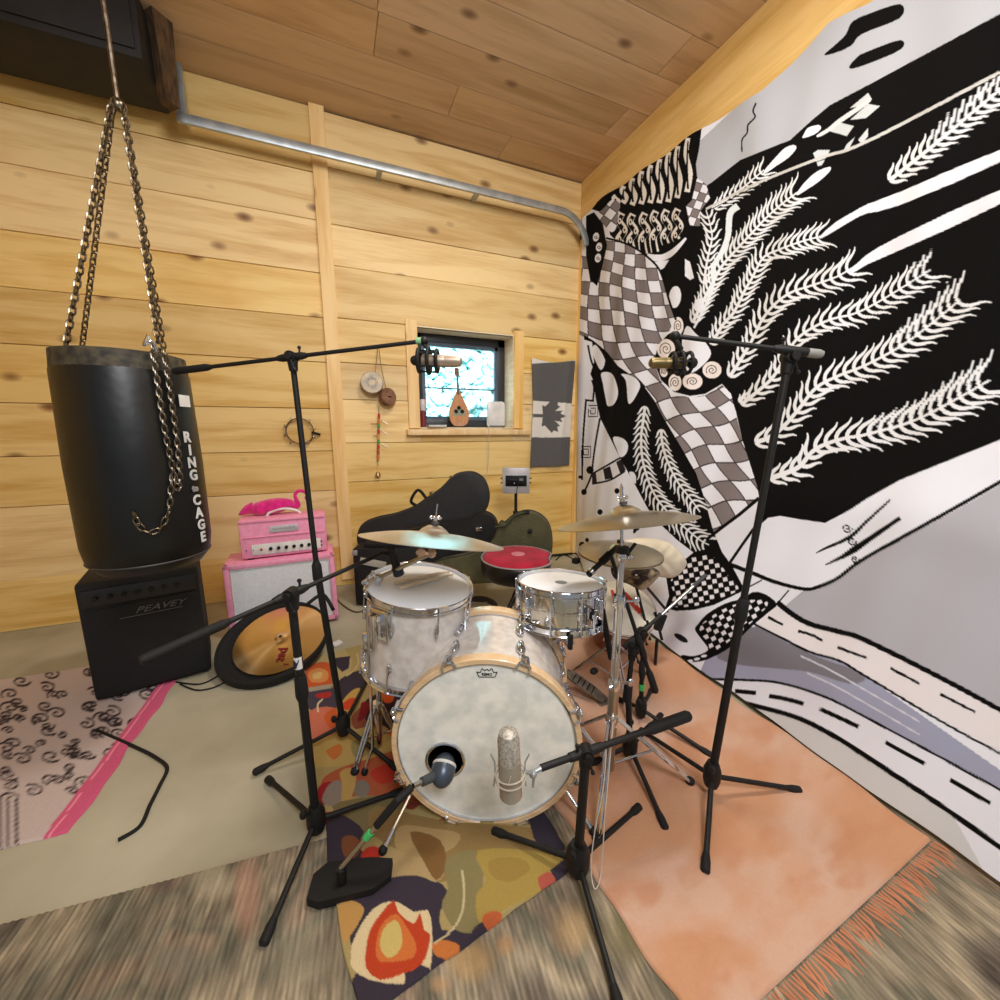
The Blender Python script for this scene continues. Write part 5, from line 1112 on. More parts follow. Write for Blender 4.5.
b.tube([fo-bk_*.006+u*x*gw+Vector((0,0,y*gh)) for x, y in ((-1,-1),(1,-1),(1,1),(-1,1),(-1,-1))], .004, 6); b.build('grille_piping', WHITE, cab)
for sx in (-1, 1):
    for sy in (-1, 1): MB().ball(c+u*sx*(w_/2-.06)+bk_*sy*(d_/2-.06)+Vector((0,0,-h_/2)), (.02, .02, .018), 10).build('foot', RUB, cab)
# ---- pink head
top_c = c.z+h_/2
def zpt(x, y, z): return onz(x, y, z)
hl = onz(242, 561, top_c+.004); hr = onz(328, 551, top_c+.004); hzt = zat(Vector((hr.x, hr.y, 0)), 514); print('head', hl, hr, hzt)
M, c2, s2_, u, bk_ = bx3(hl, hr, .20, top_c+.012, hzt)
hd_ = thing('amplifier_head', 'pink guitar amplifier head with white handle on the pink cabinet', 'amplifier', (c2.x, c2.y, top_c))
w_, d_, h_ = s2_; fo = c2-bk_*(d_/2)
MB().box(c2, s2_, M, bev=.010).build('amplifier_body', PK1, hd_)
b = MB(); 
b.box(fo+Vector((0,0,h_/2-.012))-bk_*.004, (w_-.01, .012, .016), M, bev=.004); b.box(fo-bk_*.004+Vector((0,0,.012)), (w_-.03, .010, .006), M, bev=.002); b.build('front_trim', PK1, hd_)
MB().box(fo-bk_*.005+Vector((0,0,-h_*.28))+u*.01, (w_*.80, .006, h_*.28), M, bev=.002).build('control_panel', WHITE, hd_)
for k in range(6): MB().lathe([(0, 0), (.0115, 0), (.0105, .016), (0, .016)], fo-bk_*.008+Vector((0,0,-h_*.28))+u*(-.09+.047*k), -bk_, 14).build('knob', RUB, hd_)
for k in range(2): MB().tube([fo-bk_*.008+Vector((0,0,-h_*.28))+u*(-.23+.04*k), fo-bk_*.020+Vector((0,0,-h_*.26))+u*(-.23+.04*k)], .004, 8).build('toggle_switch', CHR, hd_)
MB().ball(fo-bk_*.010+Vector((0,0,-h_*.28))+u*-.145, .008, 10).build('pilot_lamp', mat('red_lamp', (190,30,50), .3), hd_)
for k in (-1, 1): MB().lathe([(0, 0), (.006, 0), (0, .002)], fo-bk_*.009+Vector((0,0,-h_*.28+.014*k))+u*.225, -bk_, 10).build('input_jack', RUB, hd_)
pl = fo-bk_*.006+Vector((0,0,h_*.22))+u*.0; MB().box(pl, (w_*.33, .006, h_*.17), M, bev=.002).build('name_plate', mat('silver_plate', (220,220,224), .35, .3), hd_)
Ml = Matrix((u, Vector((0,0,1)), -bk_)).transposed()
b = MB()
pts = [(-w_*.13+w_*.26*k/60, .006*math.sin(k*1.15)+.003*math.sin(k*.6)) for k in range(61)]
for i in range(60): bar(b, pts[i], pts[i+1], .0016, Ml, pl-bk_*.003)
b.build('plate_script', mat('grey_print', (110,108,112), .5), hd_)
b = MB(); hz = c2+Vector((0,0,h_/2)); b.tube(cr([hz-u*.105+Vector((0,0,.0)), hz-u*.085+Vector((0,0,.022)), hz-u*.03+Vector((0,0,.040)), hz+u*.03+Vector((0,0,.040)), hz+u*.085+Vector((0,0,.022)), hz+u*.105], 5), .009, 10); b.build('handle', WHITE, hd_)
for sx in (-1, 1): MB().box(c2+u*sx*(w_/2-.05)+Vector((0,0,-h_/2-.006)), (.04, d_*.8, .012), M).build('foot', RUB, hd_)
# ---- flamingo toy on the head
FPK = mat('hot_pink_plush', (232,22,140), .9, 0, col2=(198,10,112), scale=30, sheen=.6, bump=.4)
fD = fd(c2)+.02; fb_ = Q(271, 503, fD); fb_.z = hzt+.055
fl = thing('plush_flamingo', 'hot pink plush flamingo resting on top of the pink amplifier head', 'toy', (fb_.x, fb_.y, hzt))
Mf = Matrix((u, bk_, Vector((0,0,1)))).transposed()
b = MB(); b.ball(fb_, (.150, .07, .055), 22, 0, Mf @ Matrix.Rotation(-.12, 3, 'Y')); b.tube(cr([fb_-u*.10+Vector((0,0,.0)), fb_-u*.15-Vector((0,0,.015)), fb_-u*.20-Vector((0,0,.045))], 5), [.045, .043, .041, .039, .037, .033, .028, .022, .016, .010, .004], 12)
b.build('body', FPK, fl, smooth=80)
nk = [fb_+u*.12+Vector((0,0,-.01)), fb_+u*.165+Vector((0,0,-.005)), fb_+u*.16+Vector((0,0,.035)), fb_+u*.155+Vector((0,0,.075)), fb_+u*.185+Vector((0,0,.10)), fb_+u*.225+Vector((0,0,.085)), fb_+u*.235+Vector((0,0,.055))]
nk = [Vector(p) for p in cr([tuple(p) for p in nk], 5)]; MB().tube(nk, [.030-.018*min(1, i/12) for i in range(len(nk))], 12).build('neck', FPK, fl, smooth=80)
b = MB(); b.ball(fb_+u*.235+Vector((0,0,.045)), (.022, .018, .022), 12, 0, Mf); b.build('head', FPK, fl)
b = MB(); b.tube([fb_+u*.24+Vector((0,0,.04)), fb_+u*.245+Vector((0,0,.018)), fb_+u*.235+Vector((0,0,.0))], [.018, .016, .004], 10); b.build('beak', mat('tan_plush', (196,150,104), .9), fl)
# ---- cymbal in a black soft bag leaning on the pink cabinet
gy = (fl_+fr_)/2; fdn = Vector((u.y, -u.x, 0))            # towards the viewer
bot = onz(278, 683, .0); cn = None
lean = math.radians(22); cd = (Vector((bot.x, bot.y, 0)))
tow = (Vector((-bot.x, -bot.y, 0)).normalized()-vx*.45).normalized(); nrm = tow*math.sin(lean)+Vector((0,0,1))*math.cos(lean); up_ = -tow*math.cos(lean)+Vector((0,0,1))*math.sin(lean)
Rg = .300; cB = Vector((bot.x, bot.y, .045))+up_*Rg
bag = thing('cymbal_bag', 'round black padded cymbal bag leaning against the pink speaker cabinet', 'bag', (bot.x, bot.y, 0))
cB = onplane(274, 641, cB, nrm)
vs_ = [(0, -.045), (Rg*.9, -.045), (Rg, -.025), (Rg*1.02, 0), (Rg, .02), (Rg*.93, .024), (Rg*.86, .008), (0, .004)]
MB().lathe(vs_, cB, nrm, 48, up=up_).build('bag_shell', mat('black_nylon', (15,15,16), .85, 0, bump=.5, bscale=40), bag)
MB().torus(cB+nrm*.018, nrm, Rg*.97, .006, 48, 6, up=up_).build('zip', RUB, bag)
MB().tube(cr([tuple(cB+up_*.27+nrm*.03+vx*.12), tuple(cB+up_*.34+nrm*.04+vx*.20), tuple(cB+up_*.22+nrm*.03+vx*.30)], 6), .012, 8).build('strap', RUB, bag)
cG = onplane(281, 638, cB+nrm*.022, nrm); GB = mat('lathed_gold_bronze', (252,230,186), .24, 1.0, col2=(248,220,166), scale=6); aniso(GB, .9)
cy = cymbal('china_cymbal', 'gold cymbal with red lettering leaning in the black padded bag', cG+nrm*.004, nrm, .250, GB, .030, .003, None, .25)
rt_v = up_.cross(nrm).normalized(); gd = Matrix((rt_v, up_, nrm)).transposed(); RP = mat('dark_red_print', (130,26,22), .6)
lp = onplane(284, 652, cG+nrm*.034, nrm); Mtxt = gd @ Matrix.Rotation(math.radians(-90), 3, 'Z')
text_mesh('pst', .075, onplane(283, 654, cG+nrm*.0095, nrm), Mtxt, .0008, bold=.0015).build('lettering', RP, cy)
b = MB(); b.box(onplane(286, 664, cG+nrm*.0075, nrm), (.030, .006, .001), gd); b.build('small_mark', RP, cy)
MB().lathe([(0, .0), (.009, .0), (0, .002)], cG+nrm*.0155, nrm, 12).build('centre_hole', DARK, cy)
# ---- black amplifier with metal logo, far left
afr = onz(212, 673, 0); afl = onz(96, 706, 0); azt = zat(afr, 566)
M, c3, s3, u3, bk3 = bx3(afl, afr, .34, .02, azt)
am = thing('combo_amplifier', 'large black amplifier with slanted silver logo under the punching bag', 'amplifier', (c3.x, c3.y, 0)); w_, d_, h_ = s3
b = MB(); b.box(c3, s3, M, bev=.016); b.build('amplifier_body', TOL, am)
f3 = c3-bk3*(d_/2+.003); MB().box(f3-Vector((0,0,h_*.10)), (w_*.93, .012, h_*.74), M, bev=.004).build('grille_cloth', mat('black_grille', (22,22,24), .9, 0, bump=.4, bscale=300), am)
MB().box(f3+Vector((0,0,h_*.37)), (w_*.93, .012, h_*.14), M, bev=.004).build('control_panel', mat('dark_panel', (30,30,33), .35), am)
for k in range(7): MB().lathe([(0, 0), (.012, 0), (.010, .018), (0, .018)], f3-bk3*.006+Vector((0,0,h_*.37))+u3*(-w_*.36+w_*.11*k), -bk3, 12).build('knob', RUB, am)
Ml3 = Matrix((u3, Vector((0,0,1)), -bk3)).transposed(); lc = onplane(160, 606, f3-bk3*.008, bk3)
text_mesh('PEAVEY', .044, lc, Ml3, .003, shear=.4, xs=1.35).build('logo', mat('dull_chrome', (112,112,112), .5, .6), am)
b = MB(); bar(b, (-.16, -.026), (.09, -.026), .003, Ml3, lc, .003); b.build('logo_bar', MATS['dull_chrome'], am)
b = MB(); hc = c3+Vector((0,0,h_/2)); b.tube(cr([tuple(hc+u3*.06), tuple(hc+u3*.08+Vector((0,0,.03))), tuple(hc+u3*.2+Vector((0,0,.03))), tuple(hc+u3*.22)], 5), .009, 8); b.build('handle', RUB, am)
# ---- punching bag
VIN = mat('black_bag_vinyl', (9,12,14), .40, 0, col2=(6,8,9), scale=6, bump=.3, bscale=9)
pbD = 1.62; pC = Q(137, 455, pbD); pr0 = .205
ztop = zat(pC, 352); zbot = zat(pC, 566); print('bag', pC, ztop, zbot)
pbg = thing('punching_bag', 'tall black punching bag with white vertical lettering, hung by chains at far left', 'punching bag', (pC.x, pC.y, zbot))
hh_ = ztop-zbot
prof = [(0, 0), (pr0*.5, .0), (pr0*.82, .012), (pr0*.97, .05), (pr0*1.02, .12), (pr0*1.03, hh_*.5), (pr0*.99, hh_*.9), (pr0*.94, hh_-.05), (pr0*.90, hh_-.015), (pr0*.86, hh_-.03), (0, hh_-.05)]
MB().lathe(prof, (pC.x, pC.y, zbot), (0,0,1), 56).build('bag_body', VIN, pbg)
MB().torus((pC.x, pC.y, zbot+.055), (0,0,1), pr0*.972, .004, 48, 6).build('bottom_seam', mat('grey_seam', (60,60,62), .5), pbg)
MB().shell([(pr0*.985, hh_-.10), (pr0*.955, hh_-.015), (pr0*.90, hh_-.012), (pr0*.93, hh_-.1)], (pC.x, pC.y, zbot), (0,0,1), 48).build('rim_band', mat('worn_rim', (86,78,58), .7, 0, col2=(40,38,34), scale=30), pbg)
def cyl_pt(px_, py_, rr):
    d = Vector(ray(px_, py_)); o = Vector((0, 0, H)); a = d.x**2+d.y**2; bq = (o.x-pC.x)*d.x+(o.y-pC.y)*d.y; cq = (o.x-pC.x)**2+(o.y-pC.y)**2-rr**2
    disc = bq*bq-a*cq; t = (-bq-math.sqrt(max(disc, 0)))/a; return o+d*t
LT = mat('white_vinyl_letters', (232,232,230), .5)
def bagtext(ch, px_, py_, size, xs=.8):
    p = cyl_pt(px_, py_, pr0*1.035); n_ = Vector((p.x-pC.x, p.y-pC.y, 0)).normalized(); M = Matrix((Vector((0,0,1)).cross(n_), Vector((0,0,1)), n_)).transposed()
    return text_mesh(ch, size, p+n_*.002, M, .0015, bold=.0018, xs=xs)
for ch, x, y in (('R',186.5,437.5),('I',189.5,450.5),('N',191.5,463),('G',193.2,475.5),('C',196.5,500.5),('A',198.8,513),('G',201,525),('E',202.8,537)):
    bagtext(ch, x, y, .058, 1.0).build('letter_'+ch.lower(), LT, pbg)
bagtext('to', 194.8, 488.5, .036, 1.0).build('letters_to', mat('grey_letters', (170,168,168), .5), pbg)
p = cyl_pt(184, 401, pr0*1.03); n_ = Vector((p.x-pC.x, p.y-pC.y, 0)).normalized(); M = Matrix((Vector((0,0,1)).cross(n_), Vector((0,0,1)), n_)).transposed()
MB().box(p+n_*.002, (.055, .045, .003), M).build('white_tag', WHITE, pbg)
CHN = mat('dark_chain_steel', (150,140,124), .35, 1.0, col2=(96,84,66), scale=60)
def chain(pts, name='chain', ls=.030, r=.0035, parent=pbg):
    P = [Vector(p) for p in cr([tuple(p) for p in pts], 24)]; b = MB(); acc = 0; last = P[0]; k = 0; cur = P[0]; i = 0
    dist = [0]
    for a, c_ in zip(P, P[1:]): dist.append(dist[-1]+(c_-a).length)
    n_ = int(dist[-1]/(ls*.72))
    for k in range(n_):
        s_ = (k+.5)*dist[-1]/n_; j = max(0, min(len(P)-2, int(np.searchsorted(dist, s_))-1)); p = P[j].lerp(P[j+1], (s_-dist[j])/max(1e-6, dist[j+1]-dist[j])); d = (P[j+1]-P[j]).normalized()
        M = frame(d); sd = M.col[0] if k % 2 else M.col[1]; pts2 = []
        for q in range(12):
            a = 2*math.pi*q/12; pts2.append(p+d*(math.sin(a)*ls*.34+(ls*.16 if math.sin(a) > 0 else -ls*.16))+sd*math.cos(a)*ls*.27)
        b.tube(pts2+[pts2[0]], r, 5, cap=False)
    return b.build(name, CHN, parent)
apex = Q(118, 105, pbD)
for a in (-35, 60, 150, 240):
    d = Vector((math.cos(math.radians(a)), math.sin(math.radians(a)), 0)); chain([Vector((pC.x, pC.y, ztop-.02))+d*pr0*.9, apex+d*.02], ls=.032, r=.0032)
f_ = lambda x, y, k=1.08: cyl_pt(x, y, pr0*k)
chain([f_(152, 345), f_(158, 385), f_(164, 425), f_(172, 465), f_(176, 484), f_(178, 490)], ls=.030, r=.003)
chain([f_(164, 350), f_(170, 390), f_(177, 440), f_(180, 482), f_(177, 490)], ls=.030, r=.003)
chain([f_(174, 468), f_(171, 488), f_(169, 510), f_(160, 528), f_(148, 532), f_(138, 524), f_(134, 512)], ls=.032, r=.0028)
b = MB(); b.tube(cr([tuple(f_(148, 335, 1.02)), tuple(f_(144, 345, 1.06)), tuple(f_(152, 341, 1.12)), tuple(f_(157, 352, 1.10))], 6), .005, 8); b.build('snap_hook', CHR, pbg)
b = MB(); b.tube([apex+Vector((0,0,-.02)), Vector((apex.x, apex.y, CZ-.01))], .008, 8); b.ball(apex, .022, 10); b.build('hanging_hook', CHN, pbg)
# ---- garage door rail with hanger, upper left
rail = thing('garage_door_rail', 'galvanized steel garage door track running high along the wooden back wall', 'door track', tuple(ony(400, 170, WY-.16)))
ry = WY-.16; rp = [ony(177, 114, ry), ony(380, 167, ry), ony(556, 213, ry)]; zr_ = sum(p.z for p in rp)/3
def chan(b, pts, ups, w=.055, t=.022):
    vs = []; fs = []
    for p, up in zip(pts, ups):
        n_ = Vector((0, -1, 0)); up = Vector(up).normalized(); vs += [p+up*w/2, p+up*w/2+n_*t, p+up*w*.32+n_*t*1.15, p-up*w*.32+n_*t*1.15, p-up*w/2+n_*t, p-up*w/2]
    for i in range(len(pts)-1):
        for k in range(6): fs.append((i*6+k, i*6+(k+1) % 6, (i+1)*6+(k+1) % 6, (i+1)*6+k))
    fs += [tuple(range(6)), tuple((len(pts)-1)*6+k for k in range(5, -1, -1))]; b.add(vs, fs)
xa_ = ony(177, 114, ry).x; xb_ = ony(560, 214, ry).x; b = MB(); chan(b, [Vector((xa_, ry, zr_)), Vector((xb_, ry, zr_))], [(0,0,1)]*2); b.build('straight_track', STL, rail)
pts = []; ups = []; 
for k in range(9):
    a = math.radians(80*k/8); pts.append(Vector((xb_+.30*math.sin(a), ry, zr_-.30*(1-math.cos(a))))); ups.append((math.sin(a), 0, math.cos(a)))
b = MB(); chan(b, pts, ups); b.build('curved_track', STL, rail)
b = MB(); ang = Vector((xa_+.02, ry-.01, zr_)); b.box(ang+Vector((0.01, .0, .14)), (.04, .006, .34), None); b.box(ang+Vector((.03, .02, .14)), (.006, .045, .34), None); b.build('hanger_angle', STL, rail)
for x in (.5, 1.3): MB().box((x, WY-.08, zr_+.0), (.035, .13, .03)).build('wall_bracket', STL, rail)
# rough post, door operator and dark hood in the upper left corner
DK = mat('dark_stained_steel', (26,22,18), .7, 0, col2=(14,12,10), scale=10)
po = thing('roof_post', 'rough brown timber brace beside the dark hood in the upper left corner', 'timber', tuple(ony(165, 60, WY-.35)))
b = MB(); pA_ = ony(152, -10, WY-.36); pB_ = ony(170, 106, WY-.36); b.tube([pA_, pB_], [.085, .05], 4); b.build('timber_brace', mat('rough_brown_timber', (96,70,40), .85, 0, col2=(52,36,20), scale=12, stretch=(4,4,1), bump=.6), po)
pa = ony(30, 108, WY-.55); pb2 = ony(166, 108, WY-.55); hood = thing('ceiling_cabinet', 'black boxy unit hanging in the dark upper left corner above the rail', 'cabinet', ((pa.x+pb2.x)/2, WY-.4, pb2.z))
pk_ = ony(172, 117, WY-.11); hx0, hx1 = pa.x-.5, pk_.x; zz = pk_.z
MB().box(((hx0+hx1)/2, WY-.33, (zz+CZ-.005)/2+.0), (hx1-hx0, .44, CZ-.01-zz), None, bev=.02).build('cabinet_body', DK, hood)
MB().box(((hx0+hx1)/2, WY-.556, (zz+CZ)/2), (hx1-hx0-.06, .012, CZ-zz-.08), None, bev=.004).build('cabinet_door', DK, hood)
# ================================================================ WALL AND CORNER THINGS
def wl(x, y, off=.02): return ony(x, y, WY-off)
WN = Vector((0, -1, 0)); WM = Matrix((Vector((1,0,0)), Vector((0,0,1)), WN)).transposed()
# tambourine
c = wl(300, 431, .03); tb = thing('tambourine', 'ring tambourine with silver jingles hanging on the left wall boards', 'tambourine', tuple(c))
MB().shell([(.098, -.012), (.104, -.012), (.104, .012), (.098, .012)], c, WN, 40).build('frame', BLK, tb)
for k in range(10):
    a = 2*math.pi*k/10+.2; p = c+Vector((math.cos(a)*.104, 0, math.sin(a)*.104)); q = Vector((math.cos(a), 0, math.sin(a)))
    MB().lathe([(0, -.004), (.016, -.003), (.016, .003), (0, .004)], p+q*.004, Vector((-q.z, .25, q.x)), 12).build('jingle', CHR, tb)
MB().tube([c+Vector((.085, 0, -.01)), c+Vector((.15, 0, -.03))], .010, 8).build('mounting_clamp', RUB, tb)
# two frame drums hanging from one nail
SKIN = mat('rawhide', (222,206,176), .7, 0, col2=(186,178,166), scale=22, detail=5); BRN = mat('brown_wood', (132,88,60), .6, 0, col2=(96,62,42), scale=8, stretch=(1,1,5))
def fdrum(label, px_, py_, r, m, tilt, off=.05, dp=.05, grp=None):
    c = wl(px_, py_, off); n_ = Vector((tilt, -1, .1)).normalized(); t_ = thing('frame_drum', label, 'drum', tuple(c))
    MB().shell([(r, -dp/2), (r+.004, 0), (r, dp/2), (r-.01, dp/2-.004), (r-.01, -dp/2)], c, n_, 36).build('frame', BRN, t_)
    MB().lathe([(0, dp/2+.001), (r*.96, dp/2+.001), (r+.003, dp/2-.006)], c, n_, 36).build('drum_skin', m, t_); return t_, c, n_
t1, c1, n1_ = fdrum('pale round frame drum hanging at the left of the pair', 372, 383, .088, SKIN, -.12, .07)
b = MB(); b.torus(c1+n1_*.0275, n1_, .030, .0015, 28, 5); b.torus(c1+n1_*.0275, n1_, .045, .0012, 28, 5)
for k in range(8): a = k*math.pi/4; M = frame(n1_); b.ball(c1+n1_*.027+M @ Vector((math.cos(a)*.037, math.sin(a)*.037, 0)), .004, 6)
b.build('painted_motif', mat('grey_ink', (150,148,146), .7), t1)
t2, c2_, n2_ = fdrum('smaller brown frame drum hanging lower right of the pale one', 387.5, 397, .072, mat('brown_hide', (150,108,84), .6, 0, col2=(112,76,56), scale=14), .55, .06)
MB().ball(c2_+n2_*.027, (.02, .012, .005), 10).build('dark_patch', DARK, t2)
ty = mat('twine', (150,134,104), .9)
MB().tube(cr([tuple(wl(378, 346, .03)), tuple(wl(377, 356, .05)), tuple(c1+Vector((.03, .0, .085)))], 5), .003, 6).build('hanging_cord', ty, t1)
MB().tube(cr([tuple(wl(379, 348, .03)), tuple(wl(381, 365, .06)), tuple(c2_+Vector((-.01, 0, .07)))], 5), .003, 6).build('hanging_cord', ty, t2)
MB().tube([wl(378, 345, 0), wl(378, 344, .05)], .004, 8).build('nail', STL, t1)
# beaded rattle string
rs_ = thing('bead_rattle', 'colourful beaded rattle string ending in a brass bell on the wall', 'rattle', tuple(wl(378, 475, .03)))
MB().tube([wl(379, 405, .03), wl(378, 466, .03)], .003, 6).build('cord', ty, rs_)
colr = [(206,60,50),(226,140,60),(90,160,70),(206,60,50),(230,180,80),(90,160,70),(206,60,50),(190,90,60),(226,140,60)]
for k, cl_ in enumerate(colr):
    y = 416+5.2*k; MB().tube([wl(379-.1*k, y-2.2, .03), wl(379-.1*k, y+2.2, .03)], .0115, 10).build('bead', mat('bead_%02d%02d' % (cl_[0] % 99, cl_[1] % 99), cl_, .5), rs_)
for k, (x, y) in enumerate(((388, 424), (387, 434), (388, 447))): MB().tube([wl(381, y-4, .035), wl(x, y, .05)], .003, 8).build('metal_bar', SILV, rs_)
for k, (x, y) in enumerate(((371, 424), (373, 436))): MB().tube([wl(377, y, .035), wl(x, y, .05)], .004, 8).build('wooden_peg', BRN, rs_)
b = MB(); b.lathe([(.024, 0), (.020, .02), (.012, .035), (0, .04)], wl(378, 476, .03), (0,0,1), 16); b.build('bell', mat('dull_brass', (170,140,96), .35, .9), rs_)
# ---- flag
fx0, fx1 = 531, 574; FG = (90,88,88); FW = (228,222,212)
RF = Ras(520, 345, 590, 480, 8, FW)
RF.poly([(531,364),(574,361),(574,404),(531,400.5)], FG); RF.poly([(525,437.5),(575,437),(575,470),(525,468)], FG)
def leaf_(cx, cy, s, rot):
    half = [(0,-1.0),(.16,-.72),(.36,-.82),(.30,-.42),(.60,-.70),(.68,-.55),(.98,-.60),(.90,-.36),(1.05,-.26),(.60,.12),(.66,.32),(.10,.26),(.12,.85)]
    pts = half+[(-x, y) for x, y in reversed(half)]
    return [(cx+(x*math.cos(rot)-y*math.sin(rot))*s[0], cy+(x*math.sin(rot)+y*math.cos(rot))*s[1]) for x, y in pts]
RF.poly(leaf_(546.5, 416, (17.5, 16.0), math.pi/2+.02), FG); RF.stroke([(544,416),(534.5,416.5)], 1.8, 1.6, FG)
na, nb = 90, 160; aa = np.linspace(0, 1, na)[None, :]; bb = np.linspace(0, 1, nb)[:, None]
xl = np.interp(bb[:, 0], [0, .4, 1], [531, 532, 529])[:, None]; xr_ = np.interp(bb[:, 0], [0, .4, 1], [574.5, 571, 568.5])[:, None]
yl = 358+(467-358)*bb; yr = 360+(465-360)*bb; PX = xl*(1-aa)+xr_*aa; PY = yl*(1-aa)+yr*aa+3.5*np.sin(aa*math.pi)*(1-bb)**3
dx = PX.ravel()-500; FX = np.empty(PX.size); FY = np.empty(PX.size); FZ = np.empty(PX.size)
for i, (x, y) in enumerate(zip(PX.ravel(), PY.ravel())):
    a_ = aa[0, i % na]; b_ = bb[i//na, 0]; off = .012+.010*(1+math.sin(a_*9+b_*2.5))*(.4+.6*b_)+.012*math.exp(-((a_-.85+.12*b_)/.06)**2)
    p = ony(x, y, WY-.012); FX[i], FY[i], FZ[i] = p.x, p.y-off, p.z
sh_ = PX.shape; fm_ = vcol_mat('flag_cloth', .9, .3, 260, .2)
fo_ = cloth('flag', fm_, FX.reshape(sh_), FY.reshape(sh_), FZ.reshape(sh_), RF.sample(PX.ravel(), PY.ravel())); centre(fo_)
md = fo_.modifiers.new('thickness', 'SOLIDIFY'); md.thickness = .002
tag(fo_, 'grey and white maple leaf flag hung sideways right of the window', 'flag')
# ---- window sill things
zs = winz0+.004; sy_ = WY+.07
def sil(x, y=None): return ony(x, 428, sy_)
# mandolin standing in the window
mb = ony(459.5, 423, WY+.06); mb.z = zs+.005; md_ = thing('mandolin', 'small round-backed mandolin standing upright on the window sill', 'mandolin', (mb.x, mb.y, zs))
out = [(0,0),(.045,.004),(.082,.028),(.100,.075),(.098,.115),(.075,.17),(.045,.225),(.022,.262),(.014,.272)]
out = [(x*.98, y*1.22) for x, y in out]; full_ = cr(out, 4); full_ = [p for p in full_]+[(-x, y) for x, y in reversed(full_)][:-1]
tl = Matrix.Rotation(math.radians(6), 3, 'X'); MMd = Matrix((Vector((1,0,0)), Vector((0,.12,1)).normalized(), Vector((0,-1,.12)).normalized())).transposed()
b = MB(); b.prism(full_, mb, MMd, .012); b.build('soundboard', mat('mandolin_top', (206,150,104), .4, 0, col2=(186,128,84), scale=8, stretch=(6,1,1), coat=.3), md_)
b = MB(); nn = len(full_); vs = []; lay = 7
for k in range(lay):
    t = k/(lay-1); sc = math.cos(t*math.pi/2*.98); vs += [mb+MMd @ Vector((x*sc, .1+(y-.1)*(.35+.65*sc), -.055*math.sin(t*math.pi/2))) for x, y in full_]
fs = [(k*nn+i, k*nn+(i+1) % nn, (k+1)*nn+(i+1) % nn, (k+1)*nn+i) for k in range(lay-1) for i in range(nn)]; b.add(vs, fs); b.build('bowl_back', BRN, md_)
b = MB(); b.prism([(-.06,.10),(.06,.10),(.055,.15),(.0,.185),(-.055,.15)], mb+MMd @ Vector((0,0,.012)), MMd, .001); b.build('pickguard', mat('grey_green_print', (150,156,130), .5), md_)
for (x, y, r_) in ((-.030,.150,.020),(.030,.150,.020),(0,.185,.020)): MB().lathe([(0, 0), (r_, 0), (0, .001)], mb+MMd @ Vector((x, y-.01, .0135)), MMd.col[2], 16).build('sound_hole', DARK, md_)
b = MB(); b.box(mb+MMd @ Vector((0, .40, .010)), (.020, .20, .016), MMd, bev=.003); b.build('neck', mat('grey_neck', (110,96,84), .5), md_)
b = MB(); b.box(mb+MMd @ Vector((0, .515, .004)), (.042, .075, .014), MMd, bev=.004); b.build('headstock', BRN, md_)
MB().lathe([(0, 0), (.010, 0), (0, .002)], mb+MMd @ Vector((0, .02, .0135)), MMd.col[2], 16).build('tailpiece', STL, md_)
# white router with cable
rc_ = ony(497, 424, WY+.05); rt2 = thing('router', 'white rounded box router on the right end of the window sill', 'router', (rc_.x, rc_.y, zs))
wR = .19; hR = .25; b = MB(); b.box((rc_.x-.005, rc_.y+.02, zs+hR/2), (wR, .07, hR), None, bev=.030); b.build('router_body', mat('glossy_white', (244,242,240), .3), rt2)
MB().box((rc_.x-.005, rc_.y-.01, zs+.012), (wR*.85, .02, .012), None, bev=.004).build('router_base', mat('light_grey_plastic', (170,170,172), .5), rt2)
cable('cable', 'thin white cable dangling from the window sill router down the wall', [tuple(ony(489, 424, WY+.03)), tuple(ony(489, 431, WY-.085)), tuple(wl(489, 445, .08)), tuple(wl(488, 465, .03)), tuple(wl(486, 485, .02)), tuple(wl(484, 520, .02)), tuple(wl(484, 545, .03))], CW, .003)
# candle and papers
cp = ony(423.5, 426, WY+.06); cdl = thing('pillar_candle', 'white and dark red candle at the left end of the window sill', 'candle', (cp.x, cp.y, zs))
MB().lathe([(0, 0), (.028, 0), (.028, .14), (.018, .15), (0, .148)], (cp.x, cp.y, zs), (0,0,1), 20).build('red_glass', mat('dark_red_wax', (130,44,50), .4), cdl)
MB().lathe([(0, .148), (.024, .148), (.026, .24), (.016, .25), (0, .248)], (cp.x, cp.y, zs), (0,0,1), 20).build('wax', mat('white_wax', (236,222,220), .5), cdl)
pp = ony(436, 427, WY+.01); bk_o = thing('booklet', 'small pale blue booklet lying on the window sill', 'booklet', (pp.x, pp.y, zs))
MB().box((pp.x, pp.y+.0, zs+.008), (.17, .10, .012), Matrix.Rotation(.15, 3, 'Z')).build('pages', WHITE, bk_o); MB().box((pp.x, pp.y+.0, zs+.016), (.175, .105, .004), Matrix.Rotation(.15, 3, 'Z')).build('cover', mat('pale_blue_cover', (190,208,226), .5), bk_o)
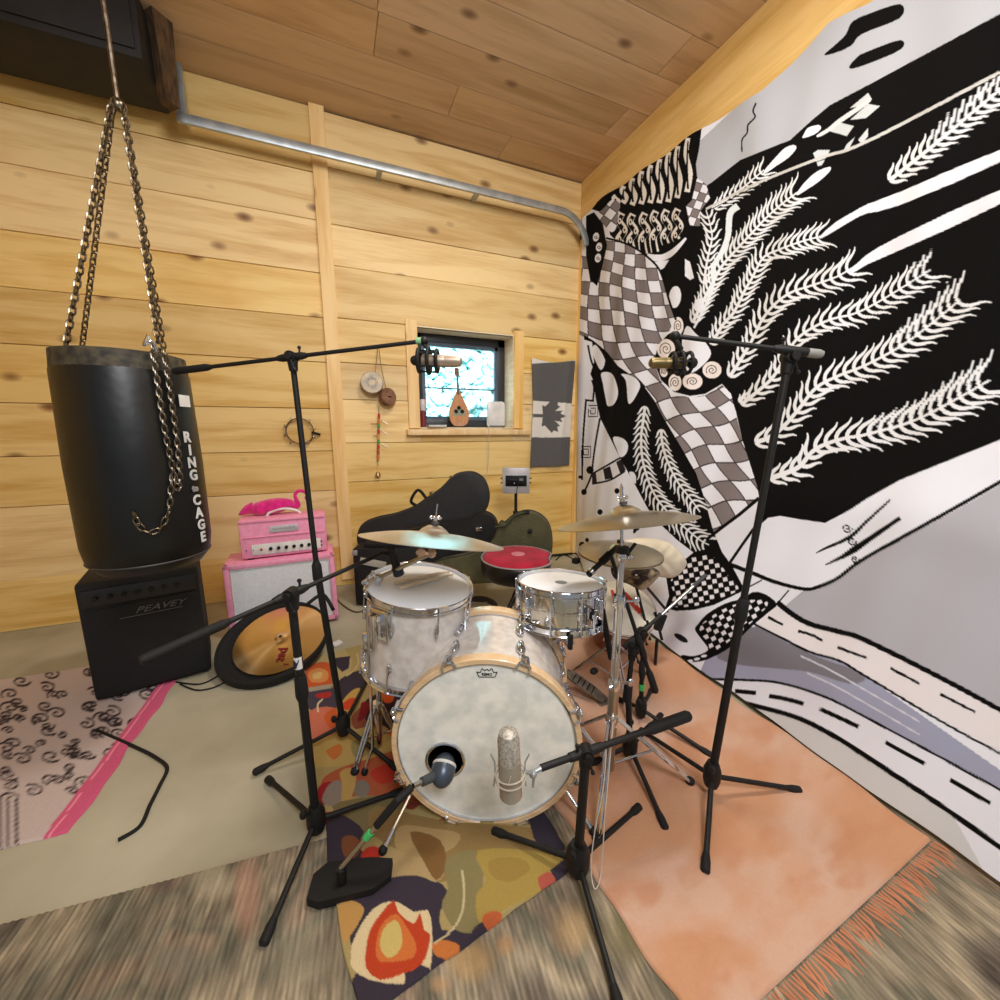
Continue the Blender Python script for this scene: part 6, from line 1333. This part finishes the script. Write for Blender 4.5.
# ---- electronic module on a black stand
mD = fd(onz(515, 585, 0)); mc_ = Q(516, 480.5, mD); mo = thing('drum_module', 'silver grey electronic module with black screen on a thin black stand', 'module', (mc_.x, mc_.y, 0))
MM = Matrix((vx, Vector((0,0,1)), -vy)).transposed(); sc_m = (Q(530, 480, mD)-Q(502, 480, mD)).length
wM, hM = sc_m*.97, sc_m*.92
MB().box(mc_, (wM, hM, .05), MM, bev=.006).build('module_case', mat('silver_grey_case', (190,186,188), .4, .2), mo)
MB().box(mc_-vy*.027, (wM*.78, hM*.42, .006), MM, bev=.002).build('display', mat('black_screen', (18,18,20), .2), mo)
MB().box(mc_-vy*.031+vx*.045+Vector((0,0,.012)), (wM*.14, hM*.09, .003), MM).build('lit_readout', mat('grey_readout', (120,122,126), .3), mo)
MB().ball(mc_-vy*.031-vx*.015-Vector((0,0,.02)), .005, 8).build('button', WHITE, mo)
for sx in (-1, 1):
    for k in (-1, 1): MB().tube([mc_+vx*sx*wM/2+Vector((0,0,.02*k)), mc_+vx*sx*(wM/2+.016)+Vector((0,0,.02*k))], .006, 8).build('side_knob', RUB, mo)
pb_ = Q(515, 548, mD); MB().tube([Vector((mc_.x, mc_.y, .05)), mc_-Vector((0,0,hM/2-.01))], .0135, 12).build('pole', BLK, mo)
MB().tube([mc_-Vector((0,0,.32)), mc_-Vector((0,0,.27))], .024, 12).build('height_clutch', RUB, mo); 
for a in (30, 150, 270):
    d = Vector((math.cos(math.radians(a)), math.sin(math.radians(a)), 0)); MB().tube([Vector((mc_.x, mc_.y, .20)), Vector((mc_.x, mc_.y, .02))+d*.24], .009, 8).build('leg', BLK, mo)
MB().tube(cr([tuple(mc_-vy*.03+vx*.02-Vector((0,0,.02))), tuple(mc_-vy*.05-Vector((0,0,hM*.5))), tuple(mc_-vy*.03-Vector((0,0,hM*.9)))], 5), .003, 6).build('patch_cable', RUB, mo)
# ---- guitar cases: flat body outlines with real depth
def case(name, label, cat, px_pts, D0, th, m, extra=None, tiltD=None, bev=.02):
    """outline traced at real distance, extruded away from the room, edges rounded"""
    P = [Q(x, y, D0 if tiltD is None else D0+tiltD*(500-y)/100.) for x, y in cr(px_pts, 4, True)]; c = sum(P, Vector())/len(P); base = min(p.z for p in P)
    t_ = thing(name, label, cat, (c.x, c.y, base)); n = len(P); back = vy*th; vs = []
    lay = [(.955, -.0), (.985, .10), (1.0, .25), (1.0, .75), (.985, .92), (.95, 1.0)]
    for sc, f in lay: vs += [c+(p-c)*sc+back*f for p in P]
    fs = [(k*n+i, k*n+(i+1) % n, (k+1)*n+(i+1) % n, (k+1)*n+i) for k in range(len(lay)-1) for i in range(n)]
    fs += [tuple(range(n-1, -1, -1)), tuple((len(lay)-1)*n+i for i in range(n))]
    MB().add(vs, fs).build('case_shell', m, t_, smooth=50)
    rim = [c+(p-c)*1.002+back*.5 for p in P]; MB().tube(rim+[rim[0]], .005, 6).build('seam', RUB, t_); return t_, c, P
CS = mat('charcoal_case_fabric', (44,44,46), .8, 0, col2=(36,36,38), scale=80, bump=.3, bscale=200)
gD = 3.22
g1, gc, _ = case('guitar_case', 'large charcoal guitar case leaning on the back wall under the window', 'guitar case', [(357,531),(368,521),(390,516),(412,508),(424,500),(440,489),(452,477),(462,473),(474,473),(484,480),(489,494),(487,508),(480,516),(468,520),(440,526),(400,545),(360,548)], gD, .13, CS, bev=.03)
b = MB(); b.tube(cr([tuple(Q(417, 506, gD+.04)), tuple(Q(411, 501, gD+.02)), tuple(Q(418, 490, gD+.02)), tuple(Q(426, 498, gD+.04))], 5), .013, 8); b.build('handle', RUB, g1)
for (x, y) in ((452, 478), (432, 494)): MB().box(Q(x, y, gD+.04), (.04, .04, .03), MM, bev=.006).build('latch', mat('brass_latch', (150,128,80), .35, .9), g1)
g2, gc2, _ = case('guitar_case', 'black hard guitar case lying on its side behind the left crash cymbal', 'guitar case', [(400,534),(440,524),(466,520),(482,513),(494,518),(498,530),(496,546),(484,556),(462,560),(430,570),(400,572)], 3.04, .14, mat('black_hard_case', (22,22,23), .5, 0, bump=.2, bscale=150))
MB().box(Q(479, 529, 3.03), (.05, .03, .03), MM, bev=.004).build('latch', CHR, g2)
OLV = mat('olive_canvas', (86,84,56), .9, 0, col2=(64,62,42), scale=5, bump=.5, bscale=60)
g3, gc3, _ = case('gig_bag', 'olive green canvas gig bag propped in the corner behind the red stool', 'gig bag', [(432,566),(470,556),(490,545),(500,524),(505,524),(512,518),(522,513),(532,512),(543,517),(550,526),(553,540),(552,556),(548,568),(520,580),(490,584),(440,584)], 2.88, .12, OLV)
b = MB(); b.tube([Q(495, 527, 2.87), Q(505, 526, 2.87), Q(514, 516, 2.87), Q(526, 512, 2.87)], .008, 8); b.build('carry_strap', mat('olive_strap', (60,62,42), .9), g3)
b = MB(); b.ball(Q(530, 531, 2.87), (.02, .012, .018), 10); b.build('strap_button', RUB, g3)
for (x, y) in ((526, 512),): MB().box(Q(x, y, 2.88), (.05, .03, .02), MM, bev=.005).build('clip', RUB, g3)
# ---- black rack case / amp behind the tom
kfl = onz(356, 607, 0); kfr = kfl+vx*.56+vy*.02; kz = zat(kfl, 549)
M, c5, s5, u5, bk5 = bx3(kfl, kfr, .20, .015, kz); ra_ = thing('rack_case', 'black amplifier case with pale label behind the left tom', 'amplifier', (c5.x, c5.y, 0))
MB().box(c5, s5, M, bev=.012).build('case_body', TOL, ra_)
f5 = c5-bk5*(s5[1]/2+.003); MB().box(f5-Vector((0,0,.04)), (s5[0]*.9, .01, s5[2]*.6), M, bev=.003).build('grille_cloth', MATS['black_grille'], ra_)
lb = Q(373, 562, fd(kfl)-.02); lb2 = f5-u5*.18+Vector((0,0,s5[2]*.30)); MB().box(onplane(373, 563, f5-bk5*.008, bk5), (.20, .008, .055), M @ Matrix.Rotation(math.radians(12), 3, 'Y'), bev=.002).build('pale_label', mat('pale_label', (176,172,160), .5), ra_)
for dx_ in (-.26, .24): MB().box(f5+u5*dx_+Vector((0,0,s5[2]/2-.03)), (.04, .02, .04), M, bev=.005).build('corner_guard', STL, ra_)
k2 = Vector((c5.x, c5.y, 0)); MB().box(c5+Vector((0,0,s5[2]/2+.02)), (s5[0]*.7, .15, .04), M, bev=.01).build('lid_panel', TOL, ra_)
# ---- things behind the hi-hat: hand drum with red bars, cream cover, brown cloth
dC = Q(622, 607, 2.25); hn = (Vector((0,0,1))*.86-vy*.45+vx*.05).normalized(); hd2 = thing('hand_drum', 'wooden hand drum with white head and red painted bars behind the chrome stands', 'drum', tuple(dC-hn*.26))
rD = .20; MB().lathe([(rD*.62, -.30), (rD*.80, -.18), (rD, -.05), (rD+.006, 0), (rD, .004)], dC, hn, 40).build('wooden_shell', mat('reddish_wood', (146,74,40), .4, 0, col2=(108,52,28), scale=6, coat=.4), hd2)
MB().lathe([(0, .007), (rD*.95, .007), (rD+.004, .002), (rD+.006, -.02)], dC, hn, 40).build('drum_skin', mat('cream_skin', (232,224,206), .6), hd2)
Mh = frame(hn, vy)
RDP = mat('red_paint', (206,50,34), .6)
for (x0_, y0_, x1_, y1_) in ((-.13,.02,-.17,-.09),(.03,.10,.10,-.05),(-.05,.12,-.02,.0)):
    b = MB(); bar(b, (x0_*-1 if False else x0_, y0_), (x1_, y1_), .035, Matrix((vx, (vy-hn*vy.dot(hn)).normalized(), hn)).transposed(), dC+hn*.0085, .001); b.build('painted_bar', RDP, hd2)
for k in range(5):
    a = math.radians(200+35*k); d = Mh @ Vector((math.cos(a), math.sin(a), 0)); MB().tube([dC+d*(rD+.012), dC+d*(rD+.006)-hn*.10], .006, 8).build('tuning_lug', CHR, hd2)
# soft cream cover hanging over a small table drum
CCM = mat('cream_leather', (226,214,190), .75, 0, col2=(206,194,168), scale=6, bump=.3, bscale=14)
def blanket(name, label, cat, poly, D0, m, bulge=.10, dD=0.):
    P = cr(poly, 5, True); n = len(P); cx = sum(p[0] for p in P)/n; cy_ = sum(p[1] for p in P)/n; vs = []; L_ = 9
    for k in range(L_):
        f = k/(L_-1); 
        for (x, y) in P:
            xx_ = cx+(x-cx)*math.cos(f*math.pi/2*.97); yy_ = cy_+(y-cy_)*math.cos(f*math.pi/2*.97); vs.append(Q(xx_, yy_, D0+dD*(xx_-cx)/100-bulge*math.sin(f*math.pi/2)+.008*math.sin(xx_*.5)*math.cos(yy_*.4)))
    for k in range(L_):
        f = k/(L_-1)
        for (x, y) in P: xx_ = cx+(x-cx)*math.cos(f*math.pi/2*.97); yy_ = cy_+(y-cy_)*math.cos(f*math.pi/2*.97); vs.append(Q(xx_, yy_, D0+dD*(xx_-cx)/100+bulge*.6*math.sin(f*math.pi/2)))
    o_ = n*L_; fs = [(k*n+i, k*n+(i+1) % n, (k+1)*n+(i+1) % n, (k+1)*n+i) for k in range(L_-1) for i in range(n)]
    fs += [(o_+k*n+(i+1) % n, o_+k*n+i, o_+(k+1)*n+i, o_+(k+1)*n+(i+1) % n) for k in range(L_-1) for i in range(n)]
    o = MB().add(vs, fs).build(name, m, None, smooth=75); centre(o); tag(o, label, cat); return o
blanket('cream_cover', 'soft cream leather cover draped behind the hi-hat cymbals', 'cover', [(610,545),(640,538),(664,541),(676,548),(686,560),(685,568),(675,577),(660,577),(636,570),(612,562)], 2.22, CCM, .07)
blanket('mottled_cloth', 'crumpled dark brown and cream cloth bundle under the cream cover', 'cloth', [(612,566),(630,562),(650,566),(660,572),(654,582),(642,590),(628,584),(614,578)], 2.18, mat('mottled_brown_cloth', (176,156,124), .9, 0, col2=(52,40,32), scale=9, bump=.6, bscale=20, ramp=(.42,.56)), .07)
# a black tripod carrying those
tpD = thing('drum_rack', 'dark folding rack holding the cloth bundle beside the hand drum', 'stand', tuple(Vector((Q(640, 640, 2.2).x, Q(640, 640, 2.2).y, 0))))
for (x, y, x2, y2) in ((645,585,668,612),(636,586,650,640),(655,612,662,640)): MB().tube([Q(x, y, 2.2), Q(x2, y2, 2.15)], .008, 8).build('strut', BLK, tpD)
MB().box(Q(660, 622, 2.14), (.05, .03, .10), Matrix.Rotation(.4, 3, 'Y'), bev=.006).build('clamp_block', BLK, tpD)
p_ = Q(657, 640, 2.14); MB().tube([p_, Vector((p_.x, p_.y, .03))], .009, 8).build('leg', BLK, tpD)
# ---- dark ringed percussion behind the bass drum
q_ = onz(479, 604, .09); jt = thing('hand_percussion', 'dark round jingle drum lying on the floor behind the bass drum', 'tambourine', (q_.x, q_.y, 0))
MB().shell([(.13, 0), (.14, 0), (.14, .05), (.13, .05)], (q_.x, q_.y, .03), (.0, -.15, 1), 36).build('frame', mat('dark_brown_frame', (48,28,24), .5), jt)
for k in range(8): a = k*math.pi/4; MB().lathe([(0, -.004), (.02, -.003), (.02, .003), (0, .004)], (q_.x+.137*math.cos(a), q_.y+.137*math.sin(a), .055), (0,0,1), 12).build('jingle', CHR, jt)
# small scraps and adapters on the floor
for (x, y, sx, sy, sz, m, nm, lbl, ct) in ((337,645,.06,.05,.02,WHITE,'plastic_block','small white plastic block on the floor beside the pink speaker','block'), (374,614,.09,.04,.03,RUB,'power_adapter','black power adapter on the floor left of the tom','adapter'),
      (576,563,.08,.06,.05,RUB,'power_strip','black power box at the foot of the tapestry corner','power box')):
    p = onz(x, y, 0); o = MB().box((p.x, p.y, sz/2+.001), (sx, sy, sz), Matrix.Rotation(.5, 3, 'Z'), bev=.006).build(nm, m); centre(o); tag(o, lbl, ct)
o = MB().tube([onz(545, 556, .02), onz(577, 553, .02)], .012, 8).build('metal_rod', BLK); centre(o); tag(o, 'thin dark rod lying along the foot of the back wall', 'rod')
# ================================================================ LIGHT + CAMERA
w = bpy.data.worlds.new('World'); bpy.context.scene.world = w; w.use_nodes = True
bg = w.node_tree.nodes['Background']; bg.inputs[0].default_value = (.86, .93, 1.0, 1); bg.inputs[1].default_value = .27
def area(name, loc, target, size, power, col, sy=None):
    l = bpy.data.lights.new(name, 'AREA'); l.energy = power; l.color = col; l.size = size
    if sy: l.shape = 'RECTANGLE'; l.size_y = sy
    o = bpy.data.objects.new(name, l); C.objects.link(o); o.location = loc
    o.rotation_euler = (Vector(target)-Vector(loc)).to_track_quat('-Z', 'Y').to_euler(); return o
area('ceiling_lamp', (1.05, 1.25, 3.70), (1.05, 1.5, 0), .5, 46, (1.0, .92, .80))
area('rear_fill', (.2, -1.2, 3.3), (1.0, 2.4, 1.2), 1.0, 74, (.97, .97, 1.0))  # cool fill added behind the camera to brighten the drum heads
area('daylight_window', (1.6, WY+.9, 4.6), (1.7, WY+3.0, 1.6), 2.0, 1050, (.86, .97, 1.0))
area('jamb_daylight_fill', (-.5, WY+1.6, 3.3), (1.62, WY+.1, 1.85), 1.2, 260, (.92, .97, 1.0))  # unseen area light outside, added to light the right window jamb
cam = bpy.data.cameras.new('camera'); co = bpy.data.objects.new('camera', cam); C.objects.link(co)
cam.sensor_width = 36; cam.lens = 36*F/1000; cam.clip_start = .02; cam.clip_end = 60
co.location = (0, 0, H); co.rotation_euler = (math.radians(90)-TH, 0, -YAW)
s = bpy.context.scene; s.camera = co
s.view_settings.view_transform = 'Standard'; s.view_settings.look = 'None'; s.view_settings.gamma = 1; s.view_settings.use_curve_mapping = False
s.view_settings.exposure = .2
s.cycles.max_bounces = 6
